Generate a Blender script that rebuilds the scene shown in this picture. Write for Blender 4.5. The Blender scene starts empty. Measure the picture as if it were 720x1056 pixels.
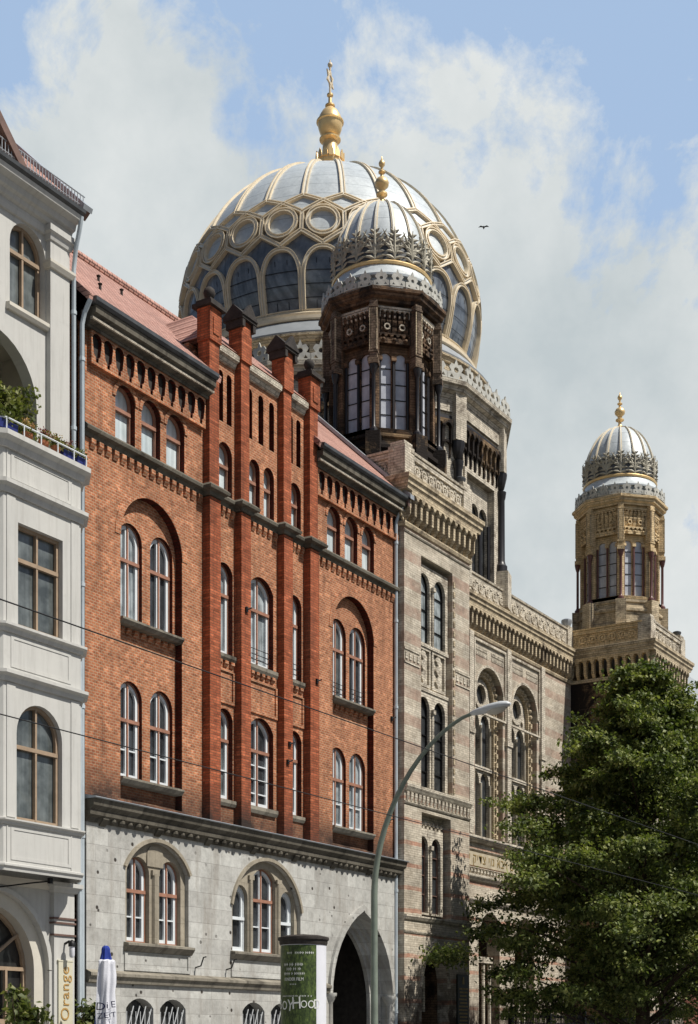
import bpy, bmesh, math, random
from mathutils import Vector, Matrix
from mathutils.geometry import tessellate_polygon
R = math.radians
PI = math.pi
rnd = random.Random(11)
sc = bpy.context.scene
COL = sc.collection

# ------------------------------------------------------------------ materials
class H:
    """small helper around one node tree"""
    def __init__(s, name, world=False):
        s.m = bpy.data.materials.new(name)
        s.m.use_nodes = True
        s.t = s.m.node_tree
        s.t.nodes.clear()
        s.out = s.n('ShaderNodeOutputMaterial')
        s.b = s.n('ShaderNodeBsdfPrincipled')
        s.l(s.b.outputs[0], s.out.inputs[0])
    def n(s, ty, **k):
        x = s.t.nodes.new(ty)
        for a, v in k.items():
            setattr(x, a, v)
        return x
    def l(s, a, b):
        s.t.links.new(a, b)
    def put(s, sock, v):
        if hasattr(v, 'is_linked') or isinstance(v, bpy.types.NodeSocket):
            s.l(v, sock)
        elif isinstance(v, (tuple, list)) and len(v) == 3 and sock.type == 'RGBA':
            sock.default_value = (*v, 1)
        else:
            sock.default_value = v
    def pos(s):
        return s.n('ShaderNodeNewGeometry').outputs['Position']
    def math(s, op, a, b=0.0, c=None, clamp=False):
        x = s.n('ShaderNodeMath', operation=op, use_clamp=clamp)
        s.put(x.inputs[0], a); s.put(x.inputs[1], b)
        if c is not None: s.put(x.inputs[2], c)
        return x.outputs[0]
    def noise(s, scale, detail=4, rough=.6, vec=None, dist=0.0):
        x = s.n('ShaderNodeTexNoise')
        s.put(x.inputs['Scale'], scale); s.put(x.inputs['Detail'], detail)
        s.put(x.inputs['Roughness'], rough); s.put(x.inputs['Distortion'], dist)
        s.l(vec if vec is not None else s.pos(), x.inputs['Vector'])
        return x.outputs['Fac']
    def ramp(s, f, pts):
        x = s.n('ShaderNodeValToRGB')
        e = x.color_ramp.elements
        while len(e) < len(pts): e.new(.5)
        for i, (p, c) in enumerate(pts):
            e[i].position = p
            e[i].color = (*c, 1) if isinstance(c, (tuple, list)) else (c, c, c, 1)
        s.put(x.inputs[0], f)
        return x.outputs[0]
    def mix(s, f, a, b, mode='MIX'):
        x = s.n('ShaderNodeMix', data_type='RGBA', blend_type=mode)
        s.put(x.inputs[0], f); s.put(x.inputs[6], a); s.put(x.inputs[7], b)
        return x.outputs[2]
    def sep(s, v=None):
        x = s.n('ShaderNodeSeparateXYZ'); s.l(v if v is not None else s.pos(), x.inputs[0]); return x.outputs
    def comb(s, x, y, z):
        c = s.n('ShaderNodeCombineXYZ')
        for i, v in enumerate((x, y, z)): s.put(c.inputs[i], v)
        return c.outputs[0]
    def wallvec(s, su=1.0, sv=1.0):
        o = s.sep()
        u = s.math('ADD', o[0], o[1])
        return s.comb(s.math('MULTIPLY', u, su), s.math('MULTIPLY', o[2], sv), 0.0), o
    def brick(s, vec, c1, c2, mort, w, h, ms=.01, bias=0.0, off=.5):
        x = s.n('ShaderNodeTexBrick'); x.offset = off
        s.l(vec, x.inputs['Vector'])
        s.put(x.inputs['Color1'], c1); s.put(x.inputs['Color2'], c2); s.put(x.inputs['Mortar'], mort)
        s.put(x.inputs['Scale'], 1.0); s.put(x.inputs['Mortar Size'], ms); s.put(x.inputs['Bias'], bias)
        s.put(x.inputs['Brick Width'], w); s.put(x.inputs['Row Height'], h); s.put(x.inputs['Mortar Smooth'], .2)
        return x.outputs['Color'], x.outputs['Fac']
    def bump(s, h, st=.4, d=.02):
        x = s.n('ShaderNodeBump'); s.put(x.inputs['Strength'], st); s.put(x.inputs['Distance'], d)
        s.l(h, x.inputs['Height']); s.l(x.outputs[0], s.b.inputs['Normal'])
    def fin(s, col, rough=.85, metal=0.0, spec=.3):
        s.put(s.b.inputs['Base Color'], col); s.put(s.b.inputs['Roughness'], rough)
        s.put(s.b.inputs['Metallic'], metal); s.put(s.b.inputs['Specular IOR Level'], spec)
        return s.m

def plain(name, col, rough=.7, metal=0.0, spec=.3, var=.25, scale=3.0, bump=0.0):
    h = H(name)
    f = h.noise(scale, 5, .65)
    d = tuple(c*(1-var) for c in col); u = tuple(min(1, c*(1+var*.6)) for c in col)
    c = h.ramp(f, [(.3, d), (.7, u)])
    if bump: h.bump(h.noise(scale*12, 3), bump)
    return h.fin(c, rough, metal, spec)

def brickmat(name, c1, c2, mort, soot=True, w=.17, hh=.08, var=.28, ms=.013):
    h = H(name)
    v, o = h.wallvec()
    c, f = h.brick(v, c1, c2, mort, w, hh, ms)
    big = h.noise(.55, 5, .7)
    c = h.mix(1.0, c, h.ramp(big, [(.25, 1-var), (.5, .95), (.75, 1.18)]), 'MULTIPLY')
    # single burnt bricks
    br = h.n('ShaderNodeTexWhiteNoise', noise_dimensions='2D')
    row = h.math('FLOOR', h.math('DIVIDE', o[2], hh))
    u = h.math('ADD', h.math('DIVIDE', h.math('ADD', o[0], o[1]), w), h.math('MULTIPLY', row, .5))
    h.l(h.comb(h.math('FLOOR', u), row, 0.0), br.inputs['Vector'])
    c = h.mix(1.0, c, h.ramp(br.outputs['Value'], [(0, .66), (.18, .9), (.8, 1.02), (1, 1.4)]), 'MULTIPLY')
    c = h.mix(1.0, c, h.ramp(h.noise(16, 3, .7), [(.3, .8), (.7, 1.15)]), 'MULTIPLY')
    if soot:
        # old grime left by the rain just above the stone ledge and streaks elsewhere
        g = h.math('MULTIPLY', h.math('SUBTRACT', 9.5, o[2]), .9, clamp=True)
        g = h.math('MULTIPLY', g, h.ramp(h.noise(1.1, 5, .7), [(.3, .35), (.6, 1.0)]))
        c = h.mix(g, c, (.035, .026, .022))
        vs = h.comb(h.math('MULTIPLY', h.math('ADD', o[0], o[1]), 2.2), h.math('MULTIPLY', o[2], .18), 0.0)
        st = h.ramp(h.noise(1.0, 5, .65, vs), [(.47, 0.0), (.75, .62)])
        c = h.mix(st, c, (.06, .03, .022))
    h.bump(h.math('ADD', h.math('MULTIPLY', f, -1.0), h.math('MULTIPLY', h.noise(40, 2), .5)), .5, .012)
    return h.fin(c, .9, 0, .15)

def stonemat(name, c1, c2, mort, w, hh, ms=.012, var=.3, pits=False, grime=(.08, .07, .06), ga=.6):
    h = H(name)
    v, o = h.wallvec()
    c, f = h.brick(v, c1, c2, mort, w, hh, ms)
    c = h.mix(1.0, c, h.ramp(h.noise(.7, 6, .7), [(.25, 1-var), (.5, .97), (.75, 1.12)]), 'MULTIPLY')
    c = h.mix(1.0, c, h.ramp(h.noise(6, 4, .7), [(.3, .82), (.6, 1.05)]), 'MULTIPLY')
    vs = h.comb(h.math('MULTIPLY', h.math('ADD', o[0], o[1]), 1.6), h.math('MULTIPLY', o[2], .25), 3.0)
    st = h.ramp(h.noise(1.0, 6, .7, vs), [(.5, 0.0), (.72, ga)])
    c = h.mix(st, c, grime)
    hb = h.math('MULTIPLY', f, -.8)
    if pits:
        vo = h.n('ShaderNodeTexVoronoi'); h.put(vo.inputs['Scale'], 2.3); h.l(h.pos(), vo.inputs['Vector'])
        p = h.ramp(vo.outputs['Distance'], [(.09, 1.0), (.15, 0.0)])
        mk = h.ramp(h.noise(.45, 2), [(.42, 0.0), (.52, 1.0)])
        p = h.math('MULTIPLY', p, mk)
        c = h.mix(p, c, (.05, .042, .036))
        hb = h.math('SUBTRACT', hb, h.math('MULTIPLY', p, 3.0))
    h.bump(h.math('ADD', hb, h.math('MULTIPLY', h.noise(18, 4, .7), .8)), .5, .015)
    return h.fin(c, .92, 0, .15)

def stripemat(name, a, b, stripe, stripe_hi, mort):
    """cream brick with courses of red brick, brighter low down where it was restored"""
    h = H(name)
    v, o = h.wallvec()
    c, f = h.brick(v, a, b, mort, .29, .085, .008)
    bl, f2 = h.brick(h.comb(h.math('ADD', o[0], o[1]), o[2], 0.0), (1, 1, 1), (.84, .82, .8), (.8, .78, .76), .75, .28, .012)
    c = h.mix(1.0, c, bl, 'MULTIPLY')
    wob = h.math('MULTIPLY', h.math('SUBTRACT', h.noise(2.2, 3), .5), .10)
    z = h.math('ADD', o[2], wob)
    lo = h.math('LESS_THAN', h.math('FRACT', h.math('DIVIDE', h.math('SUBTRACT', z, .35), .845)), .19)
    hi = h.math('LESS_THAN', h.math('FRACT', h.math('DIVIDE', z, 1.02)), .4)
    up = h.math('GREATER_THAN', o[2], 10.6)
    nz = h.ramp(h.noise(1.3, 5, .75), [(.3, .25), (.65, 1.0)])
    c = h.mix(h.math('MULTIPLY', h.math('MULTIPLY', lo, h.math('SUBTRACT', 1.0, up)), h.math('MULTIPLY', nz, .8)), c, stripe)
    c = h.mix(h.math('MULTIPLY', h.math('MULTIPLY', hi, up), h.math('MULTIPLY', nz, .95)), c, stripe_hi)
    c = h.mix(1.0, c, h.ramp(h.noise(.6, 6, .7), [(.3, .5), (.5, .92), (.72, 1.15)]), 'MULTIPLY')
    c = h.mix(1.0, c, h.ramp(h.noise(7, 4, .7), [(.3, .72), (.6, 1.08)]), 'MULTIPLY')
    g = h.math('MULTIPLY', h.math('SUBTRACT', 4.6, o[2]), .5, clamp=True)
    g = h.math('MULTIPLY', g, h.ramp(h.noise(1.4, 5, .7), [(.38, 0.0), (.55, .9)]))
    c = h.mix(g, c, (.05, .035, .028))
    h.bump(h.math('ADD', h.math('MULTIPLY', f, -1.0), h.noise(20, 3)), .5, .012)
    return h.fin(c, .9, 0, .15)

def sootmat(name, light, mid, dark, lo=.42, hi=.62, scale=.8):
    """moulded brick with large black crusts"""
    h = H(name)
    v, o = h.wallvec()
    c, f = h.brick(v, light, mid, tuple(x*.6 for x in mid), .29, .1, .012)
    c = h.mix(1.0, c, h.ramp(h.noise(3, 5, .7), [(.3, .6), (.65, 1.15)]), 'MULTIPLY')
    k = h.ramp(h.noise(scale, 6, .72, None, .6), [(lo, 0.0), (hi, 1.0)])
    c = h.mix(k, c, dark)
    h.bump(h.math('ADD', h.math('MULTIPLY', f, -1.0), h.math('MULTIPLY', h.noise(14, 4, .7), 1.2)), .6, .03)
    return h.fin(c, .88, 0, .2)

def panemat(name, a, b, folds=0.0, rough=.06, spec=.55):
    h = H(name)
    o = h.sep()
    c = h.ramp(h.noise(1.7, 3), [(.35, a), (.65, b)])
    if folds:
        u = h.math('ADD', o[0], h.math('MULTIPLY', o[1], .7))
        w = h.noise(9.0, 2, .5, h.comb(u, h.math('MULTIPLY', o[2], .04), 0.0))
        c = h.mix(folds, c, h.mix(1.0, c, h.ramp(w, [(.35, .35), (.65, 1.3)]), 'MULTIPLY'))
    h.put(h.b.inputs['Coat Weight'], 1.0); h.put(h.b.inputs['Coat Roughness'], .02)
    x = h.n('ShaderNodeBump'); h.put(x.inputs['Strength'], .06); h.put(x.inputs['Distance'], .05)
    h.l(h.noise(1.6, 2), x.inputs['Height']); h.l(x.outputs[0], h.b.inputs['Coat Normal'])
    return h.fin(c, .5, 0, .3)

def tilemat(name):
    h = H(name)
    o = h.sep()
    u = h.math('MULTIPLY', o[0], 1.0); v = h.math('MULTIPLY', o[2], 1.42)
    c, f = h.brick(h.comb(u, v, 0.0), (.50, .29, .235), (.42, .225, .18), (.14, .075, .06), .24, .21, .02)
    c = h.mix(1.0, c, h.ramp(h.noise(.8, 5, .7), [(.3, .75), (.7, 1.15)]), 'MULTIPLY')
    c = h.mix(1.0, c, h.ramp(h.noise(9, 3, .7), [(.3, .8), (.7, 1.12)]), 'MULTIPLY')
    sl = h.math('FRACT', h.math('DIVIDE', v, .21))
    wv = h.math('SINE', h.math('MULTIPLY', u, 2*PI/.24))
    h.bump(h.math('ADD', h.math('MULTIPLY', sl, -1.0), h.math('MULTIPLY', wv, .5)), .9, .04)
    return h.fin(c, .8, 0, .3)

def leafmat(name, d, m, u):
    h = H(name)
    wn = h.n('ShaderNodeTexWhiteNoise', noise_dimensions='3D')
    sn = h.n('ShaderNodeVectorMath', operation='SNAP'); h.l(h.pos(), sn.inputs[0]); sn.inputs[1].default_value = (.25, .25, .25)
    h.l(sn.outputs[0], wn.inputs['Vector'])
    f = h.math('ADD', h.math('MULTIPLY', h.noise(.9, 3), .7), h.math('MULTIPLY', wn.outputs['Value'], .35))
    c = h.ramp(f, [(.3, d), (.52, m), (.78, u)])
    h.fin(c, .55, 0, .35)
    tr = h.n('ShaderNodeBsdfTranslucent'); h.l(h.mix(1.0, c, (1.0, 1.15, .5), 'MULTIPLY'), tr.inputs[0])
    mx = h.n('ShaderNodeMixShader'); mx.inputs[0].default_value = .3
    h.l(h.b.outputs[0], mx.inputs[1]); h.l(tr.outputs[0], mx.inputs[2]); h.l(mx.outputs[0], h.out.inputs[0])
    return h.m

MT = {}
MT['brick'] = brickmat('orange_brick', (.48, .188, .09), (.35, .12, .058), (.46, .295, .19))
MT['pierbrick'] = brickmat('red_glazed_brick', (.43, .125, .058), (.33, .088, .042), (.22, .09, .05), True, .3, .08, .22)
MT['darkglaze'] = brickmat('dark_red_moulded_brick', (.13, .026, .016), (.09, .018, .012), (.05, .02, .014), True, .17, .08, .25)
MT['stone'] = stonemat('grey_sandstone', (.51, .51, .48), (.40, .395, .37), (.35, .34, .32), 1.05, .46, .009, .3, True, (.22, .19, .155), .6)
MT['stonetrim'] = stonemat('weathered_stone_trim', (.29, .265, .215), (.21, .19, .155), (.14, .125, .1), .9, .6, .008, .5, False, (.035, .03, .025), .92)
MT['tracery'] = stonemat('carved_window_stone', (.36, .32, .25), (.31, .275, .215), (.25, .22, .17), .6, .5, .006, .25, False, (.15, .13, .1), .4)
MT['darktrim'] = stonemat('dark_weathered_trim', (.17, .155, .125), (.11, .1, .08), (.07, .06, .05), .9, .6, .008, .5, False, (.025, .022, .018), .9)
MT['darkstone'] = plain('blackened_stone_cap', (.042, .036, .032), .8, 0, .3, .5, 5, .4)
MT['tile'] = tilemat('red_roof_tiles')
MT['zinc'] = plain('zinc_sheet', (.36, .385, .41), .45, .2, .5, .25, 1.6)
MT['zincdark'] = plain('dark_zinc_gutter', (.10, .105, .11), .5, .4, .5, .4, 2.5)
MT['pipe'] = plain('painted_grey_pipe', (.46, .52, .56), .45, 0, .4, .15, 2)
MT['plaster'] = None
h = H('white_render')
c = h.ramp(h.noise(.9, 5, .65), [(.3, (.48, .478, .455)), (.7, (.54, .535, .505))])
o = h.sep()
vs = h.comb(h.math('MULTIPLY', o[0], 5.0), h.math('MULTIPLY', o[2], .35), 0.0)
c = h.mix(h.ramp(h.noise(1.0, 6, .75, vs), [(.48, 0.0), (.75, .5)]), c, (.30, .29, .265))
c = h.mix(h.ramp(h.noise(2.2, 6, .8), [(.56, 0.0), (.72, .3)]), c, (.36, .35, .32))
h.bump(h.noise(60, 3), .12, .01)
MT['plaster'] = h.fin(c, .85, 0, .2)
MT['cream'] = plain('cream_reveal_render', (.56, .53, .46), .85, 0, .2, .12, 1.2, .1)
MT['timber'] = plain('red_brown_window_timber', (.33, .165, .11), .55, 0, .4, .25, 4)
MT['tan'] = plain('tan_window_timber', (.34, .25, .17), .6, 0, .4, .2, 4)
MT['white'] = plain('white_sash_paint', (.66, .70, .72), .5, 0, .4, .08, 3)
MT['pale'] = panemat('pane_with_pale_blind', (.48, .56, .58), (.62, .69, .71), .25)  # blind, with the bright cloud reflection put into its pale colour
MT['mid'] = panemat('pane_with_grey_curtain', (.20, .235, .245), (.46, .51, .53), .7)  # curtain tone, brightened in colour to stand for reflected cloud
MT['dark'] = panemat('pane_into_dark_room', (.012, .013, .014), (.045, .05, .055), .4)
MT['lead'] = panemat('leaded_turret_glass', (.42, .44, .50), (.60, .63, .69), .2)  # sky reflection in the turret glass is put into this pale colour
MT['domeglass'] = panemat('dome_window_glass', (.085, .10, .12), (.17, .195, .225), .5)
MT['house'] = panemat('pane_of_white_house', (.05, .06, .06), (.15, .17, .17), .35)
MT['sheet'] = plain('grey_roof_sheet', (.30, .32, .335), .5, .2, .4, .15, 1.5)
MT['sootytrim'] = sootmat('brown_turret_trim', (.25, .185, .135), (.18, .13, .09), (.02, .016, .014), .48, .66, 1.3)
MT['cafe'] = panemat('cafe_window_glass', (.006, .006, .006), (.02, .02, .02), .2)
MT['stripe'] = stripemat('cream_and_red_banded_brick', (.66, .60, .49), (.53, .475, .385), (.44, .18, .11), (.38, .265, .205), (.38, .33, .265))
MT['cream2'] = sootmat('yellow_terracotta_trim', (.62, .52, .36), (.54, .44, .30), (.085, .065, .048), .5, .72, 1.4)
MT['paleterra'] = sootmat('pale_terracotta_trim', (.68, .62, .51), (.58, .52, .42), (.10, .078, .06), .49, .72, 1.6)
MT['golden'] = sootmat('golden_turret_brick', (.78, .61, .37), (.66, .50, .29), (.09, .06, .04), .57, .78, .9)
MT['sooty'] = sootmat('soot_blackened_turret_brick', (.26, .165, .10), (.19, .118, .07), (.02, .016, .014), .40, .62, .9)  # real soot on the turret, painted shade on the left tower's flank
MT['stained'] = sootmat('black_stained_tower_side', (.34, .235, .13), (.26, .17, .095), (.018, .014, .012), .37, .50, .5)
MT['redcol'] = plain('polished_red_granite', (.13, .055, .05), .35, 0, .5, .3, 6)
MT['blackcol'] = plain('blackened_column', (.016, .014, .016), .4, 0, .5, .4, 5)
MT['gold'] = plain('gilded_metal', (.84, .60, .29), .4, .5, .5, .15, 3)
MT['palegold'] = plain('worn_gilding', (.68, .575, .41), .5, .05, .5, .15, 4)
MT['ribwhite'] = plain('pale_painted_rib', (.70, .68, .60), .5, .0, .5, .1, 4)
MT['palmette'] = plain('tarnished_leaf_ornament', (.40, .375, .30), .6, .05, .3, .35, 4)
MT['bandstone'] = plain('inscription_terracotta', (.46, .40, .29), .8, 0, .2, .25, 2)
MT['cresting'] = plain('white_zinc_ornament', (.48, .475, .43), .6, 0, .3, .3, 4)
h = H('dome_zinc_panels')
o = h.sep()
band = h.math('FRACT', h.math('MULTIPLY', o[2], 1.55))
c = h.ramp(h.noise(.8, 5, .65), [(.3, (.46, .505, .53)), (.7, (.58, .625, .64))])
c = h.mix(h.math('MULTIPLY', h.math('LESS_THAN', band, .05), .6), c, (.22, .25, .27))
MT['domezinc'] = h.fin(h.mix(1.0, c, h.ramp(h.noise(5, 5, .75), [(.3, .82), (.65, 1.08)]), 'MULTIPLY'), .45, .1, .5)
MT['lampgreen'] = plain('green_grey_lamp_paint', (.20, .235, .19), .5, .1, .4, .2, 3)
MT['lamphead'] = plain('pale_lamp_housing', (.55, .57, .58), .4, 0, .4, .15, 5)
MT['lampglass'] = plain('lamp_bowl', (.48, .45, .38), .2, 0, .5, .1, 5)
MT['black'] = plain('black_iron', (.012, .012, .013), .5, .3, .4, .3, 5)
MT['blue'] = plain('blue_fabric', (.022, .045, .26), .8, 0, .2, .3, 6, .3)
MT['whitecloth'] = plain('white_fabric', (.64, .65, .70), .85, 0, .2, .08, 4, .3)
MT['navy'] = plain('navy_print', (.012, .014, .07), .7, 0, .2, .3, 6)
MT['bluebox'] = plain('blue_planter', (.02, .03, .16), .5, 0, .4, .2, 4)
MT['terracotta'] = plain('terracotta_pot', (.36, .14, .07), .8, 0, .2, .2, 4)
MT['leaf'] = leafmat('lime_tree_leaves', (.034, .052, .014), (.115, .15, .042), (.34, .355, .12))
MT['leaf2'] = leafmat('shrub_leaves', (.05, .07, .02), (.13, .15, .045), (.30, .29, .10))
MT['pink'] = leafmat('dark_pink_flowers', (.10, .02, .03), (.22, .05, .06), (.34, .12, .10))
MT['peach'] = leafmat('peach_flowers', (.35, .17, .08), (.45, .26, .13), (.55, .4, .2))
MT['bark'] = plain('grey_brown_bark', (.075, .055, .04), .95, 0, .1, .5, 6, .6)
h = H('grass_photo_poster')
o = h.sep()
gv = h.comb(h.math('MULTIPLY', o[0], 6), h.math('MULTIPLY', o[1], 6), h.math('MULTIPLY', o[2], 3))
c = h.ramp(h.noise(2.0, 6, .75, gv), [(.32, (.012, .02, .006)), (.47, (.035, .058, .015)), (.6, (.09, .135, .03)), (.74, (.22, .24, .07))])
MT['poster'] = h.fin(c, .5, 0, .4)
MT['paper'] = plain('white_paper', (.68, .69, .74), .7, 0, .3, .06, 2)
MT['textwhite'] = plain('white_lettering', (.72, .74, .70), .7, 0, .2, .05, 3)
MT['signcream'] = plain('cream_sign_board', (.58, .555, .43), .6, 0, .3, .1, 2)
MT['signgold'] = plain('ochre_lettering', (.44, .27, .09), .6, 0, .3, .2, 9)
MT['plaque'] = plain('dark_plaque', (.018, .022, .02), .4, 0, .5, .3, 3)
MT['plaquegold'] = plain('gilt_lettering', (.34, .24, .09), .5, .2, .4, .2, 3)
MT['asphalt'] = plain('asphalt', (.05, .05, .052), .9, 0, .3, .3, 2, .3)
h = H('granite_paving')
o = h.sep()
c, f = h.brick(h.comb(o[0], o[1], 0.0), (.25, .245, .235), (.21, .205, .2), (.12, .115, .11), 1.0, .7, .02)
h.bump(h.math('MULTIPLY', f, -1.0), .4, .01)
MT['paving'] = h.fin(c, .9, 0, .2)
MT['kerb'] = plain('granite_kerb', (.3, .295, .28), .85, 0, .2, .2, 4)
MT['ground'] = plain('city_ground', (.14, .13, .12), .95, 0, .1, .3, .5)
MT['rail'] = plain('tram_rail_steel', (.25, .24, .23), .35, .9, .5, .2, 4)
MT['paint'] = plain('road_paint', (.7, .7, .68), .8, 0, .2, .15, 4)
MT['copper'] = plain('brown_sheet_metal', (.17, .105, .085), .55, .2, .4, .3, 3)
MT['rust'] = plain('rusty_ledge_metal', (.20, .11, .075), .8, .1, .2, .4, 5)
MT['farbrick'] = brickmat('far_red_brick', (.20, .07, .04), (.16, .05, .03), (.1, .06, .05), False)
MT['wire'] = plain('dark_cable', (.02, .02, .02), .6, .2, .3, .2, 5)
MT['insul'] = plain('pale_insulator', (.45, .47, .48), .4, 0, .5, .1, 5)

# ------------------------------------------------------------------ geometry
def ident(p): return p

def rot_about(cx, cy, a):
    ca, sa = math.cos(a), math.sin(a)
    return lambda p: (cx+p[0]*ca-p[1]*sa, cy+p[0]*sa+p[1]*ca, p[2])

def arch(x0, x1, z0, z1, kind='round', n=12, rise=None):
    w = x1-x0; cx = (x0+x1)/2
    pts = [(x0, z0), (x1, z0)]
    if kind == 'rect':
        return pts+[(x1, z1), (x0, z1)]
    if kind == 'round':
        rise = w/2 if rise is None else rise
        r = (w*w/4+rise*rise)/(2*rise); cz = z1-r
        a0 = math.asin(min(1, (w/2)/r))
        if rise > w/2: a0 = PI-a0
        for i in range(n+1):
            a = a0-2*a0*i/n
            pts.append((cx+r*math.sin(a), cz+r*math.cos(a)))
    elif kind == 'pointed':
        rise = w*.8 if rise is None else rise
        r = (rise*rise+w*w/4)/w
        zs = z1-rise
        ae = math.asin(min(1, rise/r))
        for i in range(n//2+1):
            a = ae*i/(n//2); pts.append((x1-r+r*math.cos(a), zs+r*math.sin(a)))
        for i in range(n//2-1, -1, -1):
            a = ae*i/(n//2); pts.append((x0+r-r*math.cos(a), zs+r*math.sin(a)))
    return pts

def circ(cx, cz, r, n=14):
    return [(cx+r*math.cos(2*PI*i/n), cz+r*math.sin(2*PI*i/n)) for i in range(n)]

class MB:
    def __init__(s, T=None):
        s.v = []; s.f = []; s.m = []; s.T = T or ident
    def add(s, vs, fs, mat=0):
        b = len(s.v)
        s.v += [tuple(s.T(p)) for p in vs]
        for f in fs:
            s.f.append(tuple(b+i for i in f)); s.m.append(mat)
        return s
    def box(s, x0, x1, y0, y1, z0, z1, mat=0):
        vs = [(x0, y0, z0), (x1, y0, z0), (x1, y1, z0), (x0, y1, z0), (x0, y0, z1), (x1, y0, z1), (x1, y1, z1), (x0, y1, z1)]
        return s.add(vs, [(0, 3, 2, 1), (4, 5, 6, 7), (0, 1, 5, 4), (1, 2, 6, 5), (2, 3, 7, 6), (3, 0, 4, 7)], mat)
    def plate(s, outer, holes, y0, y1, mat=0, smat=None):
        """a slab standing in XZ between y0 (front) and y1 with real openings"""
        loops = [outer]+list(holes)
        flat = [p for lp in loops for p in lp]
        tris = tessellate_polygon([[Vector((p[0], p[1], 0)) for p in lp] for lp in loops])
        n = len(flat)
        vs = [(p[0], y0, p[1]) for p in flat]+[(p[0], y1, p[1]) for p in flat]
        fs = [tuple(t) for t in tris]+[tuple(n+i for i in reversed(t)) for t in tris]
        b = 0; nf = len(fs)
        for lp in loops:
            k = len(lp)
            for i in range(k):
                j = (i+1) % k
                fs.append((b+i, b+j, n+b+j, n+b+i))
            b += k
        s.add(vs, fs, mat)
        if smat is not None:           # sides of the openings take their own material
            m0 = len(s.m)-len(fs)
            for q in range(nf+len(outer), len(fs)): s.m[m0+q] = smat
        return s
    def xprism(s, x0, x1, yz, mat=0):
        n = len(yz)
        vs = [(x0, y, z) for y, z in yz]+[(x1, y, z) for y, z in yz]
        fs = [tuple(range(n)), tuple(range(2*n-1, n-1, -1))]+[(i, (i+1) % n, n+(i+1) % n, n+i) for i in range(n)]
        return s.add(vs, fs, mat)
    def zprism(s, xy, z0, z1, mat=0):
        n = len(xy)
        vs = [(x, y, z0) for x, y in xy]+[(x, y, z1) for x, y in xy]
        fs = [tuple(range(n-1, -1, -1)), tuple(range(n, 2*n))]+[(i, (i+1) % n, n+(i+1) % n, n+i) for i in range(n)]
        return s.add(vs, fs, mat)
    def sweep(s, path, prof, closed=False, mat=0):
        """profile of (outward, z) run along a plan path; outward is to the right of travel"""
        P = [Vector(p).to_2d() for p in path]; n = len(P); k = len(prof)
        vs = []
        for i in range(n):
            if closed or 0 < i < n-1:
                d1 = (P[i]-P[i-1]).normalized(); d2 = (P[(i+1) % n]-P[i]).normalized()
            else:
                d1 = d2 = (P[1]-P[0]).normalized() if i == 0 else (P[-1]-P[-2]).normalized()
            n1 = Vector((d1.y, -d1.x)); n2 = Vector((d2.y, -d2.x))
            m = (n1+n2)/(1+n1.dot(n2))
            for o, z in prof:
                q = P[i]+m*o; vs.append((q.x, q.y, z))
        fs = []
        for i in range(n if closed else n-1):
            a = i*k; b = ((i+1) % n)*k
            for j in range(k):
                j2 = (j+1) % k
                fs.append((a+j, b+j, b+j2, a+j2))
        if not closed:
            fs += [tuple(range(k)), tuple((n-1)*k+j for j in range(k-1, -1, -1))]
        return s.add(vs, fs, mat)
    def lathe(s, prof, cx, cy, n=24, mat=0, a0=0.0):
        k = len(prof); vs = []; fs = []
        for i in range(n):
            a = a0+2*PI*i/n
            for r, z in prof: vs.append((cx+r*math.cos(a), cy+r*math.sin(a), z))
        for i in range(n):
            a = i*k; b = ((i+1) % n)*k
            for j in range(k-1): fs.append((a+j, b+j, b+j+1, a+j+1))
        fs.append(tuple(i*k for i in range(n-1, -1, -1))); fs.append(tuple(i*k+k-1 for i in range(n)))
        return s.add(vs, fs, mat)
    def tube(s, pts, rad, n=8, mat=0):
        pts = [Vector(p) for p in pts]; vs = []; fs = []; m = len(pts)
        rs = rad if isinstance(rad, (list, tuple)) else [rad]*m
        up = None
        for i, p in enumerate(pts):
            t = (pts[min(i+1, m-1)]-pts[max(i-1, 0)]).normalized()
            ref = up if up is not None else (Vector((0, 0, 1)) if abs(t.z) < .9 else Vector((1, 0, 0)))
            a = t.cross(ref).normalized(); b = a.cross(t).normalized(); up = b
            for j in range(n):
                g = 2*PI*j/n; q = p+(a*math.cos(g)+b*math.sin(g))*rs[i]; vs.append(tuple(q))
        for i in range(m-1):
            for j in range(n):
                j2 = (j+1) % n
                fs.append((i*n+j, i*n+j2, (i+1)*n+j2, (i+1)*n+j))
        fs += [tuple(range(n-1, -1, -1)), tuple((m-1)*n+j for j in range(n))]
        return s.add(vs, fs, mat)
    def ball(s, c, r, mat=0, n=12):
        return s.lathe([(r*math.sin(PI*i/n)+1e-4, c[2]-r*math.cos(PI*i/n)) for i in range(n+1)], c[0], c[1], n+4, mat)
    def mesh(s, name, mats, org=(0, 0, 0), smooth=.6, fix=True):
        me = bpy.data.meshes.new(name)
        me.from_pydata([(x-org[0], y-org[1], z-org[2]) for x, y, z in s.v], [], s.f)
        for m in (mats if isinstance(mats, (list, tuple)) else [mats]): me.materials.append(m)
        me.polygons.foreach_set('material_index', s.m)
        if fix:
            bm = bmesh.new(); bm.from_mesh(me)
            bmesh.ops.recalc_face_normals(bm, faces=bm.faces)
            bm.to_mesh(me); bm.free()
        if smooth:
            me.polygons.foreach_set('use_smooth', [True]*len(me.polygons))
            me.set_sharp_from_angle(angle=smooth)
        me.update()
        return me
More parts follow.
